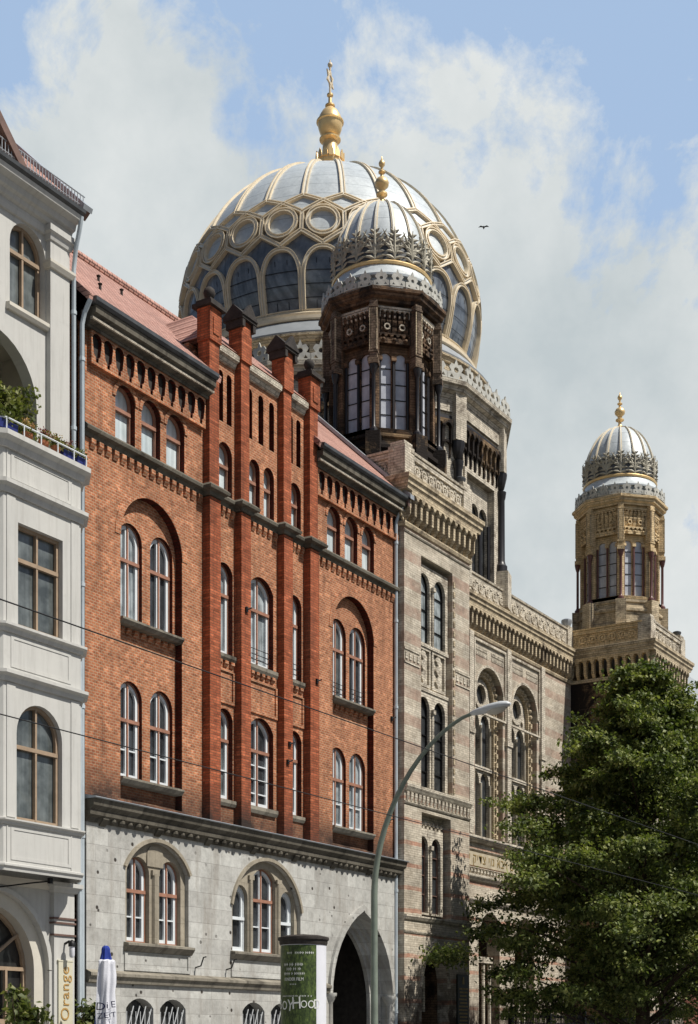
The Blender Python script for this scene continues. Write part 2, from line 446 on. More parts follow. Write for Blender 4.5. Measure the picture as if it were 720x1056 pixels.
    def build(s, name, mats, parent=None, org=None, loc=None, smooth=.6, fix=True):
        """one mesh object; vertices are written in world metres and stored relative to the thing's base"""
        if org is None: org = tuple(ORG[parent.name]) if parent is not None else (loc or (0, 0, 0))
        ob = bpy.data.objects.new(name, s.mesh(name, mats, org, smooth, fix))
        COL.objects.link(ob)
        if parent is not None:
            ob.parent = parent; ORG[ob.name] = org
        else:
            ob.location = org; ORG[ob.name] = org
        return ob

ORG = {}
def tag(o, label=None, cat=None, group=None, kind=None):
    if label: o['label'] = label
    if cat: o['category'] = cat
    if group: o['group'] = group
    if kind: o['kind'] = kind
    return o
def thing(name, loc, label, cat, group=None):
    o = bpy.data.objects.new(name, None); COL.objects.link(o); o.location = loc
    o.empty_display_size = .3
    ORG[o.name] = loc
    return tag(o, label, cat, group)
def place(me, name, parent, loc=(0, 0, 0), rz=0.0):
    o = bpy.data.objects.new(name, me); COL.objects.link(o); o.parent = parent
    o.location = loc; o.rotation_euler = (0, 0, rz); ORG[o.name] = ORG[parent.name]
    return o

def text_mb(body, size, depth=.01, shear=0.0, space=1.0, align='CENTER'):
    cu = bpy.data.curves.new('t', 'FONT'); cu.body = body; cu.size = size; cu.extrude = depth/2
    cu.align_x = align; cu.shear = shear; cu.space_character = space; cu.resolution_u = 3
    ob = bpy.data.objects.new('t', cu); COL.objects.link(ob)
    bpy.context.view_layer.update()
    me = bpy.data.meshes.new_from_object(ob.evaluated_get(bpy.context.evaluated_depsgraph_get()))
    vs = [tuple(v.co) for v in me.vertices]; fs = [tuple(p.vertices) for p in me.polygons]
    bpy.data.objects.remove(ob); bpy.data.curves.remove(cu); bpy.data.meshes.remove(me)
    return vs, fs

def arcade(mb, x0, x1, n, z0, z1, yf, dep, mat=0, bw=.34):
    """a corbel frieze: scalloped band carried on sloping brackets"""
    p = (x1-x0)/n; hw = p*bw/2; r = p/2-hw
    zs = z1-r-.12*(z1-z0)
    out = [(x1, z1), (x0, z1)]
    for i in range(n):
        a = x0+i*p
        out.append((a, zs)); out.append((a+hw, zs))
        for k in range(1, 6):
            t = PI-PI*k/6
            out.append((a+p/2+r*math.cos(t), zs+r*math.sin(t)))
        out.append((a+p-hw, zs))
    out.append((x1, zs))
    mb.plate(out, [], yf-dep, yf+.02, mat)
    for i in range(n+1):
        xa = max(x0, x0+i*p-hw); xb = min(x1, x0+i*p+hw)
        mb.xprism(xa, xb, [(yf+.02, z0), (yf-.05, z0), (yf-dep*.72, z0+(zs-z0)*.28), (yf-dep*.76, z0+(zs-z0)*.86), (yf-dep*.97, zs-.002), (yf+.02, zs-.002)], mat)

def dentils(mb, x0, x1, n, z0, z1, yf, dep, mat=0):
    p = (x1-x0)/n
    for i in range(n):
        a = x0+(i+.22)*p; b = x0+(i+.78)*p
        mb.xprism(a, b, [(yf+.02, z0), (yf-.03, z0), (yf-dep, z0+(z1-z0)*.55), (yf-dep, z1), (yf+.02, z1)], mat)

def win(parent, x0, x1, z0, z1, y, kind='round', rise=None, T=None, fmat='timber', pane='mid', mull=True, trans=.62,
        fw=.05, sash='white', sw=.1, sill=None, bars=0, name='window'):
    """window frame (part) with its pane and sill (sub-parts); when parent is itself a part only the frame and a pane beside it"""
    out = arch(x0, x1, z0, z1, kind, 12, rise)
    def inset(d):
        rr = None
        if kind == 'round': rr = (rise-d*.6) if rise is not None else None
        if kind == 'pointed' and rise: rr = rise*(x1-x0-2*d)/(x1-x0)
        return arch(x0+d, x1-d, z0+d, z1-d, kind, 12, rr)
    mb = MB(T)
    mb.plate(out, [inset(fw)], y, y+.09, 0)
    cx = (x0+x1)/2; zt = z0+(z1-z0)*trans if trans else z1-fw
    if sash:
        mb.plate(inset(fw+.002), [inset(fw+sw)], y+.025, y+.1, 1)
    if mull:
        mb.box(cx-.032, cx+.032, y-.012, y+.086, z0+fw*.5, z1-fw*.5, 0)
        if sash:
            for sx in (-1, 1):
                mb.box(min(cx+sx*.034, cx+sx*(.034+sw*.5)), max(cx+sx*.034, cx+sx*(.034+sw*.5)), y+.02, y+.097, z0+fw*.8, z1-fw*1.4, 1)
    if trans:
        mb.box(x0+fw*.4, x1-fw*.4, y-.022, y+.083, zt-.05, zt+.05, 0)
    for i in range(bars):
        zb = z0+(zt-z0)*(i+1)/(bars+1)
        mb.box(x0+fw*1.3, x1-fw*1.3, y+.03, y+.096, zb-.02, zb+.02, 1 if sash else 0)
    pl = MB(T)
    pl.plate(inset(fw*.6), [], y+.104, y+.118, 0)
    if 'category' in parent.keys():
        w = mb.build(name, [MT[fmat], MT[sash or fmat]], parent, smooth=.5)
        pl.build('pane', MT[pane], w, smooth=0)
        if sill:
            sm = MB(T); ov, dp, hh, mat = sill
            sm.xprism(x0-ov, x1+ov, [(y+.02, z0-hh), (y-dp+.05, z0-hh), (y-dp, z0-hh*.6), (y-dp, z0-.03), (y+.02, z0+.012)], 0)
            sm.build('sill', MT[mat], w, smooth=0)
        return w
    b = len(mb.v); mb.v += pl.v; mb.f += [tuple(b+i for i in f) for f in pl.f]; mb.m += [2]*len(pl.f)
    return mb.build(name, [MT[fmat], MT[sash or fmat], MT[pane]], parent, smooth=.5)
# ------------------------------------------------------------------ ground
def struct(o): o['kind'] = 'structure'; return o
g = MB(); g.v = [(-900, -900, -.16), (1500, -900, -.16), (1500, 1500, -.16), (-900, 1500, -.16)]; g.f = [(0, 1, 2, 3)]; g.m = [0]
struct(g.build('ground', MT['ground']))
g = MB(); g.box(-60, 260, 3.0, 17.5, -.4, -.13, 0); struct(g.build('road', MT['asphalt']))
g = MB()
for yy in (6.2, 7.64, 12.2, 13.64): g.box(-60, 260, yy-.035, yy+.035, -.14, -.124, 0)
struct(g.build('tram_rails', MT['rail']))
g = MB()
for i in range(-10, 40): g.box(i*6, i*6+3, 9.86, 9.98, -.14, -.126, 0)
struct(g.build('road_markings', MT['paint']))
g = MB(); g.box(-60, 260, 17.66, 60, -.4, 0, 0); struct(g.build('pavement', MT['paving']))
g = MB(); g.box(-60, 260, -6, 2.84, -.4, 0, 0); struct(g.build('near_pavement', MT['paving']))
g = MB(); g.box(-60, 260, 17.5, 17.66, -.4, .004, 0); g.box(-60, 260, 2.84, 3.0, -.4, .004, 0); struct(g.build('kerb', MT['kerb']))

# ------------------------------------------------------------------ red brick house
BH = thing('brick_house', (38.4, 27, 0), 'tall red brick house with four brick piers and a grey stone ground floor', 'house')
XL, XR = 29.95, 46.9
NL, NR = (31.42, 34.2), (42.56, 45.34)
ZR = ((9.0, 11.8), (13.5, 16.32))
front = MB()
h = [arch(NL[0], NL[1], 8.32, 17.15, 'round', 18), arch(NR[0], NR[1], 8.32, 17.2, 'round', 18)]
TL = [(31.2, 32.05), (32.33, 33.18), (33.46, 34.31)]
TR = [(42.2, 43.05), (43.36, 44.21), (44.52, 45.37)]
NARROW = [(35.88, 36.74), (39.8, 40.62)]
CEN = (37.6, 38.96)
GC = [(37.62, 38.2), (38.42, 39.0)]
for a, b in TL+TR: h.append(arch(a, b, 18.42, 20.0, 'round', 12))
for a, b in NARROW:
    for z0, z1 in ZR: h.append(arch(a, b, z0, z1, 'round', 10, .32))
    h.append(arch(a+.08, b-.04, 18.42, 20.05, 'round', 10))
for z0, z1 in ZR: h.append(arch(CEN[0], CEN[1], z0, z1+.06, 'round', 14, .42))
for a, b in GC: h.append(arch(a, b, 18.42, 20.05, 'round', 10))
BL = [(35.98, 36.24), (36.42, 36.68), (37.5, 37.78), (38.12, 38.4), (38.72, 39.0), (39.84, 40.1), (40.3, 40.56)]
for a, b in BL: h.append(arch(a, b, 20.65, 22.22, 'round', 8))
outer = [(XL, 8.14), (XR, 8.14), (XR, 21.2), (41.2, 21.2), (41.2, 22.8), (35.3, 22.8), (35.3, 21.2), (XL, 21.2)]
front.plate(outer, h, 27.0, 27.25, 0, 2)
# niche backs and the dark rooms behind the bays
for (n0, n1), ws in ((NL, ((31.62, 32.66), (33.02, 34.06))), (NR, ((42.74, 43.84), (44.06, 45.16)))):
    hh = [arch(a, b, z0, z1, 'round', 12) for a, b in ws for z0, z1 in ZR]
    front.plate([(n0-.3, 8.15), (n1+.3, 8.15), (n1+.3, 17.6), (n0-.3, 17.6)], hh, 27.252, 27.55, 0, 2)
front.box(35.3, 41.2, 27.37, 27.6, 20.4, 22.6, 0)
# raised brick ring round the two big niches and round the trios of windows
for (a, b) in TL+TR:
    o = arch(a-.13, b+.13, 19.45, 20.13, 'round', 12); i = arch(a-.002, b+.002, 19.44, 20.002, 'round', 12)
    ring = o[2:]+list(reversed(i[2:]))
    front.plate(ring, [], 26.965, 27.02, 0)
for n0, n1, zt in ((NL[0], NL[1], 17.15), (NR[0], NR[1], 17.2)):
    o = arch(n0-.24, n1+.24, 15, zt+.24, 'round', 18); i = arch(n0-.002, n1+.002, 15, zt+.002, 'round', 18)
    front.plate(o[2:]+list(reversed(i[2:])), [], 26.98, 27.02, 0)
# side and back
front.box(XL, XL+.3, 27.56, 36.5, 0, 21.2, 0); front.box(XR-.3, XR, 27.56, 36.5, 0, 21.2, 0); front.box(XL+.3, XR-.3, 36.2, 36.5, 0, 21.2, 0)
for x in (XL, XR-.3):
    front.xprism(x, x+.3, [(27.3, 21.2), (36.5, 21.2), (31.6, 26.0)], 0)
front.build('brick_wall', [MT['brick'], MT['pierbrick'], MT['darkglaze']], BH)
# windows
pn = ['pale', 'mid', 'mid', 'dark']
for (a, b), p in zip(TL+TR, ['pale']*6):
    win(BH, a, b, 18.42, 20.0, 27.16, T=None, pane='pale', mull=False, trans=.58, sash=None)
for a, b in NARROW:
    for k, (z0, z1) in enumerate(ZR):
        win(BH, a, b, z0, z1, 27.17, rise=.32, pane=rnd.choice([['mid', 'house'], ['pale', 'mid']][k]), mull=False, trans=.66, bars=1 if k == 0 else 0, sill=(.08, .27, .22, 'stonetrim'))
    win(BH, a+.08, b-.04, 18.42, 20.05, 27.16, pane='pale', mull=False, trans=.58, sash=None)
win(BH, CEN[0], CEN[1], ZR[0][0], ZR[0][1]+.06, 27.17, rise=.42, pane='dark', trans=.63, bars=3, sill=(.1, .3, .24, 'stonetrim'))
win(BH, CEN[0], CEN[1], ZR[1][0], ZR[1][1]+.06, 27.17, rise=.42, pane='mid', trans=.63, sill=(.1, .3, .24, 'stonetrim'))
for a, b in GC: win(BH, a, b, 18.42, 20.05, 27.16, pane='pale', mull=False, trans=.58, sash=None)
for ws, row0, row1 in ((((31.62, 32.66), (33.02, 34.06)), 'dark', 'mid'), (((42.74, 43.84), (44.06, 45.16)), 'mid', 'mid')):
    for a, b in ws:
        win(BH, a, b, ZR[0][0], ZR[0][1], 27.36, pane=row0, trans=.6, bars=1)
        win(BH, a, b, ZR[1][0], ZR[1][1], 27.36, pane=rnd.choice(['mid', 'house', 'dark']), trans=.62)
# stone sills across the niches with little corbels under them
for n0, n1 in (NL, NR):
    for z in (9.0, 13.5):
        m = MB(); m.xprism(n0+.004, n1-.004, [(27.27, z-.22), (26.99, z-.2), (26.9, z-.1), (26.9, z-.04), (27.27, z+.015)], 0); m.build('niche_sill', MT['stonetrim'], BH, smooth=0)
    m = MB(); dentils(m, n0+.1, n1-.1, 8, 13.1, 13.28, 27.25, .1, 0); m.build('corbel_row', MT['brick'], BH, smooth=0)
for a, b in NARROW+[CEN]:
    m = MB(); dentils(m, a-.04, b+.04, 3 if b-a < 1 else 5, 13.08, 13.27, 27.0, .1, 0); m.build('corbel_row', MT['brick'], BH, smooth=0)
# recessed apron frames between the floors in the bays
m = MB()
for a, b in ((35.78, 36.8), (37.34, 39.14), (39.7, 40.72)):
    m.plate([(a, 11.95), (b, 11.95), (b, 12.98), (a, 12.98)], [[(a+.1, 12.05), (b-.1, 12.05), (b-.1, 12.95), (a+.1, 12.95)]], 26.95, 27.01, 0)
m.build('apron_frame', MT['brick'], BH, smooth=0)
# piers
PX = [(35.2, 35.74), (36.82, 37.32), (39.18, 39.68), (40.74, 41.28)]
for i, (a, b) in enumerate(PX):
    m = MB()
    m.box(a, b, 26.72, 27.02, 8.15, 18.0, 0)
    m.box(a+.03, b-.03, 26.76, 27.2, 18.2, 22.75, 0)
    top = 23.75 if i in (0, 3) else 24.0
    m.box(a-.02, b+.02, 26.70, 27.2, 22.751, top, 0)
    if i in (0, 3):
        m.box(a+.12, b-.12, 26.67, 26.72, 22.95, top-.3, 0)
    p = m.build('pier', MT['pierbrick'], BH, smooth=0)
    c = MB(); cx = (a+b)/2
    if i in (0, 3):
        c.box(a-.13, b+.13, 26.58, 27.32, top+.002, top+.12, 0); c.box(a-.03, b+.03, 26.68, 27.24, top+.122, top+.24, 0)
        c.lathe([(.12, top+.23), (.08, top+.34), (.11, top+.37), (.16, top+.44), (.19, top+.54), (.16, top+.64), (.08, top+.71), (.01, top+.73)], cx, 26.95, 14, 0)
    else:
        c.xprism(a-.14, b+.14, [(26.58, top+.002), (27.34, top+.002), (27.34, top+.14), (26.95, top+.5), (26.58, top+.14)], 0)
        c.plate([(a-.15, top+.08), (b+.15, top+.08), (cx, top+.52)], [], 26.54, 26.68, 0)
        for sx in (a-.1, b-.04): c.box(sx, sx+.14, 26.60, 27.26, top-.24, top+.001, 0)
    c.build('pier_cap', MT['darkstone'], p, smooth=.6)
# string course wrapping the piers, its tooth row below
path = [(XL-.12, 27)]
for a, b in PX: path += [(a-.02, 27), (a-.02, 26.72), (b+.02, 26.72), (b+.02, 27)]
path += [(XR+.06, 27)]
m = MB(); m.sweep(path, [(-.1, 18.02), (.05, 18.02), (.08, 18.12), (.2, 18.17), (.22, 18.25), (.1, 18.36), (-.1, 18.38)], False, 0)
m.build('string_course', MT['darktrim'], BH, smooth=0)
m = MB(); dentils(m, XL+.1, 35.15, 16, 17.74, 18.0, 27.0, .1, 0); m.build('corbel_row', MT['brick'], BH, smooth=0)
m = MB(); dentils(m, 41.35, XR-.1, 16, 17.74, 18.0, 27.0, .1, 0); m.build('corbel_row', MT['brick'], BH, smooth=0)
m = MB()
for a, b, k in ((35.78, 36.8, 3), (37.34, 39.14, 5), (39.7, 40.72, 3)): dentils(m, a, b, k+1, 17.75, 18.0, 27.0, .1, 0)
m.build('corbel_row', MT['brick'], BH, smooth=0)
# arched frieze, cornice and gutter of the two side bays
for a, b in ((XL, 35.18), (41.3, XR)):
    m = MB(); fa, fb = a+.1, b-.02; p = (fb-fa)/11
    hs = []
    for k in range(11):
        c = fa+(k+.5)*p; o = arch(c-.19, c+.19, 20.32, 20.88, 'round', 10)
        hs.append([(c-.05, 20.1), (c+.05, 20.1), (c+.06, 20.24), (c+.13, 20.3)]+o[2:]+[(c-.13, 20.3), (c-.06, 20.24)])
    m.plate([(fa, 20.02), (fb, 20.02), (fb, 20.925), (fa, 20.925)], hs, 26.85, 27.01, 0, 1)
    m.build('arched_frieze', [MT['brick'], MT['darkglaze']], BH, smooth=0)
    m = MB(); m.box(fa+.02, fb-.02, 26.975, 26.998, 20.05, 20.9, 0); m.build('frieze_back', MT['darkstone'], BH, smooth=0)  # dark sheet stands for the deep recess shade inside the ovals
    m = MB()
    m.xprism(a-.1, b+.06, [(27.05, 20.93), (26.8, 20.93), (26.78, 21.02), (26.66, 21.06), (26.62, 21.2), (26.52, 21.24), (26.5, 21.42), (27.05, 21.42)], 0)
    m.xprism(a-.12, b+.08, [(26.7, 21.07), (26.6, 21.08), (26.6, 21.14), (26.7, 21.15)], 1)
    m.build('stone_cornice', [MT['darktrim'], MT['paleterra']], BH, smooth=0)
    m = MB(); m.xprism(a-.2, b+.06, [(26.55, 21.425), (26.46, 21.43), (26.4, 21.5), (26.39, 21.6), (26.42, 21.61), (26.6, 21.64), (26.6, 21.43)], 0)
    m.build('gutter', MT['zincdark'], BH, smooth=0)
m = MB()
for a, b in ((35.78, 36.78), (37.36, 39.14), (39.72, 40.7)):
    m.xprism(a, b, [(27.05, 22.45), (26.93, 22.47), (26.86, 22.62), (26.78, 22.66), (26.76, 22.82), (26.9, 22.95), (27.05, 22.95)], 0)
m.build('gable_cornice', MT['paleterra'], BH, smooth=0)
# roofs
def roof(name, x0, x1, pts, th, mat):
    n = len(pts); m = MB()
    m.xprism(x0, x1, pts+[(y+th*.3, z-th) for y, z in reversed(pts)], 0)
    return m.build(name, mat, BH, smooth=0)
roof('tiled_roof', 29.6, 35.5, [(26.5, 21.64), (31.5, 26.3), (36.9, 21.3)], .18, MT['tile'])
roof('tiled_roof', 41.0, 46.85, [(26.5, 21.64), (31.5, 26.3), (36.9, 21.3)], .18, MT['tile'])
roof('tiled_roof', 35.5, 41.0, [(27.6, 22.66), (31.5, 26.3), (36.9, 21.3)], .18, MT['tile'])
m = MB(); m.add([(35.3, 26.85, 22.96), (41.2, 26.85, 22.96), (39.9, 28.5, 24.5), (36.6, 28.5, 24.5), (35.3, 28.0, 22.96), (41.2, 28.0, 22.96), (36.6, 29.6, 24.5), (39.9, 29.6, 24.5)], [(0, 1, 2, 3), (0, 3, 6, 4), (1, 5, 7, 2), (3, 2, 7, 6), (0, 4, 5, 1), (4, 6, 7, 5)], 0)
m.build('gable_roof', MT['tile'], BH, smooth=0)
m = MB(); m.box(35.3, 41.2, 27.62, 27.9, 21.3, 22.9, 0)
m.build('gable_body', MT['brick'], BH, smooth=0)
m = MB()
m.xprism(46.85, 47.09, [(26.4, 21.6), (31.5, 26.36), (31.5, 26.0), (26.4, 21.24)], 0)
m.xprism(46.83, 47.11, [(26.3, 21.66), (31.5, 26.52), (31.5, 26.37), (26.3, 21.5)], 1)
m.build('verge_flashing', [MT['copper'], MT['zinc']], BH, smooth=0)
m = MB(); m.tube([(29.6, 31.5, 26.36), (46.85, 31.5, 26.36)], .13, 8); m.build('ridge_tiles', MT['tile'], BH)
for x, y in ((33.1, 29.3), (31.7, 28.0), (34.5, 29.6), (30.6, 29.6)):
    z = 21.64+(y-26.5)*.932
    m = MB(); m.tube([(x, y, z-.03), (x, y, z+.15)], .04, 8); m.lathe([(.06, z+.14), (.07, z+.17), (.01, z+.2)], x, y, 8)
    m.build('roof_vent', MT['darkstone'], BH)
# grey stone ground floor
m = MB()
WL, WC, EN = (31.55, 34.42), (36.6, 40.45), (42.3, 46.45)
en = arch(EN[0], EN[1], 0, 6.1, 'pointed', 16, 3.1)
sb = [arch(a, a+1.2, .7, 2.72, 'round', 8, .28) for a in (31.58, 33.08, 37.16, 38.72)]
# the doorway runs to the ground, so the outline steps round it
ent = en[2:]                       # from right springing over the apex to the left springing
outer = [(XL-.02, 0), (EN[0], 0)]+list(reversed(ent))+[(EN[1], 0), (XR+.02, 0), (XR+.02, 7.6), (XL-.02, 7.6)]
m.plate(outer, [arch(WL[0], WL[1], 4.3, 7.25, 'round', 16, .85), arch(WC[0], WC[1], 4.3, 7.28, 'round', 20, 1.55)]+sb, 26.93, 27.3, 0)
m.box(XL-.02, XR+.02, 26.95, 27.24, 7.602, 8.13, 0)
m.build('stone_ground_floor', MT['stone'], BH, smooth=.5)
m = MB()
m.xprism(XL-.1, XR+.16, [(27.02, 7.5), (26.88, 7.5), (26.84, 7.62), (26.72, 7.68), (26.7, 7.82), (26.6, 7.92), (26.57, 8.06), (26.55, 8.1), (27.02, 8.1)], 0)
x = XL+.6
while x < XR:
    m.xprism(x-.12, x+.12, [(26.95, 7.42), (26.88, 7.44), (26.76, 7.6), (26.74, 7.75), (26.95, 7.75)], 0)
    for q in range(5): m.ball((x+.35+q*.35, 26.82, 7.6), .09+.02*(q % 2), 0, 5)
    x += 2.37
m.build('stone_cornice', MT['darktrim'], BH, smooth=.5)  # the ledge moulding's shadow is put into this dark, grimy colour
m = MB(); m.xprism(XL-.14, XR+.2, [(27.02, 8.1), (26.51, 8.1), (26.49, 8.12), (26.49, 8.14), (27.02, 8.24)], 0); m.build('ledge_flashing', MT['zinc'], BH, smooth=0)
m = MB()
for a, b in ((XL-.03, EN[0]-.18),):
    m.xprism(a, b, [(26.95, 3.1), (26.84, 3.12), (26.8, 3.26), (26.74, 3.3), (26.74, 3.38), (26.95, 3.48)], 0)
m.build('belt_course', MT['stonetrim'], BH, smooth=0)
# tracery, windows and sills of the stone floor
m = MB()
m.plate(arch(WL[0]-.1, WL[1]+.1, 4.3, 7.4, 'round', 16, .9), [arch(31.75, 32.75, 4.32, 6.78, 'round', 12), arch(33.2, 34.2, 4.32, 6.78, 'round', 12)], 27.06, 27.302, 0)
m.plate(arch(32.62, 33.35, 6.55, 7.16, 'pointed', 10, .3), [], 27.02, 27.07, 0)
m.tube([(32.975, 27.05, 4.32), (32.975, 27.05, 6.35)], .11, 8); m.box(32.82, 33.13, 26.98, 27.1, 6.3, 6.45, 0)
m.build('tracery', MT['tracery'], BH, smooth=.6)
for a, b in ((31.75, 32.75), (33.2, 34.2)): win(BH, a, b, 4.32, 6.78, 27.2, pane='dark', trans=.6, bars=1)
m = MB()
m.plate(arch(WC[0]-.1, WC[1]+.1, 4.3, 7.4, 'round', 20, 1.6), [arch(36.8, 37.62, 4.32, 6.42, 'round', 10), arch(37.88, 39.18, 4.32, 7.05, 'round', 10, .35), arch(39.44, 40.26, 4.32, 6.42, 'round', 10)], 27.06, 27.302, 0)
for x in (37.75, 39.31):
    m.tube([(x, 27.05, 4.32), (x, 27.05, 6.7)], .085, 8); m.box(x-.13, x+.13, 26.98, 27.1, 6.62, 6.76, 0)
m.build('tracery', MT['tracery'], BH, smooth=.6)
win(BH, 36.8, 37.62, 4.32, 6.42, 27.2, pane='dark', mull=False, trans=.5, fmat='white')
win(BH, 39.44, 40.26, 4.32, 6.42, 27.2, pane='dark', mull=False, trans=.5, fmat='white')
win(BH, 37.88, 39.18, 4.32, 7.05, 27.2, rise=.35, pane='dark', trans=.62, bars=1)
for a, b in (WL, WC):
    m = MB(); m.xprism(a-.08, b+.08, [(27.1, 4.04), (26.86, 4.04), (26.82, 4.1), (26.74, 4.2), (26.74, 4.27), (27.1, 4.33)], 0); m.build('stone_sill', MT['stonetrim'], BH, smooth=0)
    m = MB(); m.plate([(a-.06, 3.5), (b+.06, 3.5), (b+.06, 4.03), (a-.06, 4.03)], [[(a+.06, 3.58), (b-.06, 3.58), (b-.06, 4.0), (a+.06, 4.0)]], 26.89, 26.94, 0); m.build('apron_frame', MT['stone'], BH, smooth=0)
    # moulded hood following the arch
    zt, rs = (7.25, .85) if a < 35 else (7.28, 1.55)
    o = arch(a-.09, b+.09, 4.3, zt+.11, 'round', 20, rs+.06); i = arch(a-.004, b+.004, 4.3, zt+.004, 'round', 20, rs)
    m = MB(); m.plate(o[2:]+list(reversed(i[2:])), [], 26.86, 26.95, 0); m.build('window_hood', MT['tracery'], BH, smooth=.6)
for a in (31.58, 33.08, 37.16, 38.72):
    m = MB(); m.box(a-.05, a+1.25, 27.28, 27.31, .6, 2.8, 0); m.build('basement_pane', MT['dark'], BH, smooth=0)
    m = MB()
    for k in range(6): m.tube([(a+.1+k*.2, 27.0, .72), (a+.1+k*.2, 27.0, 2.35)], .014, 5)
    for k in range(4): m.tube([(a+.15+k*.27, 26.98, 1.9), (a+.38+k*.27, 26.98, 2.5)], .016, 5)
    m.build('basement_grille', MT['lamphead'], BH)
# pointed doorway
m = MB()
for d, y0, y1 in ((0.0, 27.302, 27.42), (.16, 27.42, 27.55), (.32, 27.55, 27.7)):
    o = arch(EN[0]-.5, EN[1]+.5, 0, 6.7, 'rect'); i = arch(EN[0]+d+.12, EN[1]-d-.12, 0, 6.1-d*1.3-.14, 'pointed', 16, 3.1-d*1.1)
    ii = i[2:]
    m.plate([(EN[0]-.5, 0), (i[0][0], 0)]+list(reversed(ii))+[(i[1][0], 0), (EN[1]+.5, 0), (EN[1]+.5, 6.7), (EN[0]-.5, 6.7)], [], y0, y1, 0)
o = arch(EN[0]-.16, EN[1]+.16, 0, 6.34, 'pointed', 16, 3.24); i = arch(EN[0]-.002, EN[1]+.002, 0, 6.104, 'pointed', 16, 3.1)
m.plate(o[2:]+list(reversed(i[2:])), [], 26.82, 26.95, 0)
for x in (EN[0]+.02, EN[1]-.02):
    m.lathe([(.2, 0), (.2, .5), (.13, .6), (.12, 2.8), (.16, 2.86), (.22, 2.98), (.26, 3.06), (.26, 3.14), (.02, 3.15)], x, 26.98, 12, 0)
m.build('door_arch', MT['stone'], BH, smooth=.6)
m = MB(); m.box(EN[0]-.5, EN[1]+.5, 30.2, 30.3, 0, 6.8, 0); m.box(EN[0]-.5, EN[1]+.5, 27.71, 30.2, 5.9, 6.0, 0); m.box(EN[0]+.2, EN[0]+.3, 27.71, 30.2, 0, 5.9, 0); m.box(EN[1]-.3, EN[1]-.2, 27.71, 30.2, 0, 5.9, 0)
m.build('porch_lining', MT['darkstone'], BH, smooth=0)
m = MB()
for k in range(5): m.box(42.9+k*.75, 42.99+k*.75, 29.3, 29.4, 0, 4.1, 0)
for z in (1.1, 2.1, 3.1, 4.05): m.box(42.9, 45.99, 29.29, 29.41, z, z+.09, 0)
gt = m.build('gate', MT['lampgreen'], BH, smooth=0)
# downpipes and the iron hooks
for x, y, z1 in ((29.66, 26.84, 21.4), (46.8, 26.9, 21.2)):
    m = MB(); m.tube([(x, y, .1), (x, y, z1-.5), (x, y-.1, z1-.2), (x, y-.3, z1+.1)], .065, 8)
    for z in (2.5, 7, 10.5, 13.8, 17, 19.9): m.lathe([(.066, z), (.085, z), (.085, z+.1), (.066, z+.1)], x, y, 8)
    m.build('downpipe', MT['pipe'], BH)
for x, z, y in ((37.05, 15.0, 26.72), (41.1, 13.6, 26.72), (39.45, 11.2, 26.72), (39.35, 10.6, 26.72), (46.4, 9.6, 27.0), (46.6, 13.4, 27.0)):
    m = MB(); m.box(x-.05, x+.05, y-.06, y+.01, z-.08, z+.08, 0); m.tube([(x, y-.05, z), (x+.12, y-.14, z+.07)], .025, 6); m.build('wall_anchor', MT['black'], BH, smooth=0)
for a, b in ((CEN[0], CEN[1]), NARROW[1], (42.74, 43.84), (44.06, 45.16)):
    y = 27.3 if a > 42 else 27.1
    m = MB()
    for k in range(3): m.tube([(a, y, 13.72+k*.17), (b, y, 13.72+k*.17)], .012, 5)
    m.build('window_guard', MT['black'], BH)
for x, z in ((34.75, 4.0), (36.3, 4.0)):
    m = MB(); m.tube([(x, 26.93, z-.3), (x, 26.72, z-.25), (x, 26.62, z), (x+.05, 26.55, z+.02)], .022, 6); m.build('iron_hook', MT['black'], BH)

# ------------------------------------------------------------------ white corner-bay house
WH = thing('white_house', (24, 27, 0), 'white rendered apartment house with a bay window and flower balcony', 'house')
XE = 29.2; XG = 29.42
m = MB()
LO = arch(24.9, 28.1, 16.45, 19.62, 'round', 18)
AW = [arch(27.12, 28.42, 20.42, 22.7, 'round', 14), arch(24.4, 25.7, 20.42, 22.7, 'round', 14)]
DR = arch(24.55, 28.5, 0.02, 5.35, 'round', 20)
m.plate([(14, 5.9), (XE, 5.9), (XE, 23.0), (14, 23.0)], [LO]+AW, 27.0, 27.35, 0)
dr = DR[2:]
m.plate([(14, 0), (24.55, 0)]+list(reversed(dr))+[(28.5, 0), (XG, 0), (XG, 5.9), (14, 5.9)], [], 27.0, 27.35, 0)
m.box(XE-.3, XE, 27.352, 37, 0, 23, 0); m.box(14, 14.3, 27.352, 37, 0, 23, 0); m.box(14.3, XE-.3, 36.7, 37, 0, 23, 0)
m.build('house_wall', MT['plaster'], WH, smooth=.5)
m = MB(); m.box(24.5, 28.5, 28.6, 28.7, 16.3, 19.9, 0); m.box(24.5, 24.6, 27.352, 28.6, 16.3, 19.9, 0); m.box(28.4, 28.5, 27.352, 28.6, 16.3, 19.9, 0); m.box(24.6, 28.4, 27.352, 28.6, 19.8, 19.9, 0); m.box(24.6, 28.4, 27.352, 28.6, 16.3, 16.4, 0)
m.build('loggia_lining', MT['cream'], WH, smooth=0)
for a in (27.12, 24.4):
    win(WH, a, a+1.3, 20.42, 22.7, 27.2, fmat='tan', pane='house', sash=None, trans=.66, fw=.09, sill=(.14, .34, .2, 'cream'))
m = MB()
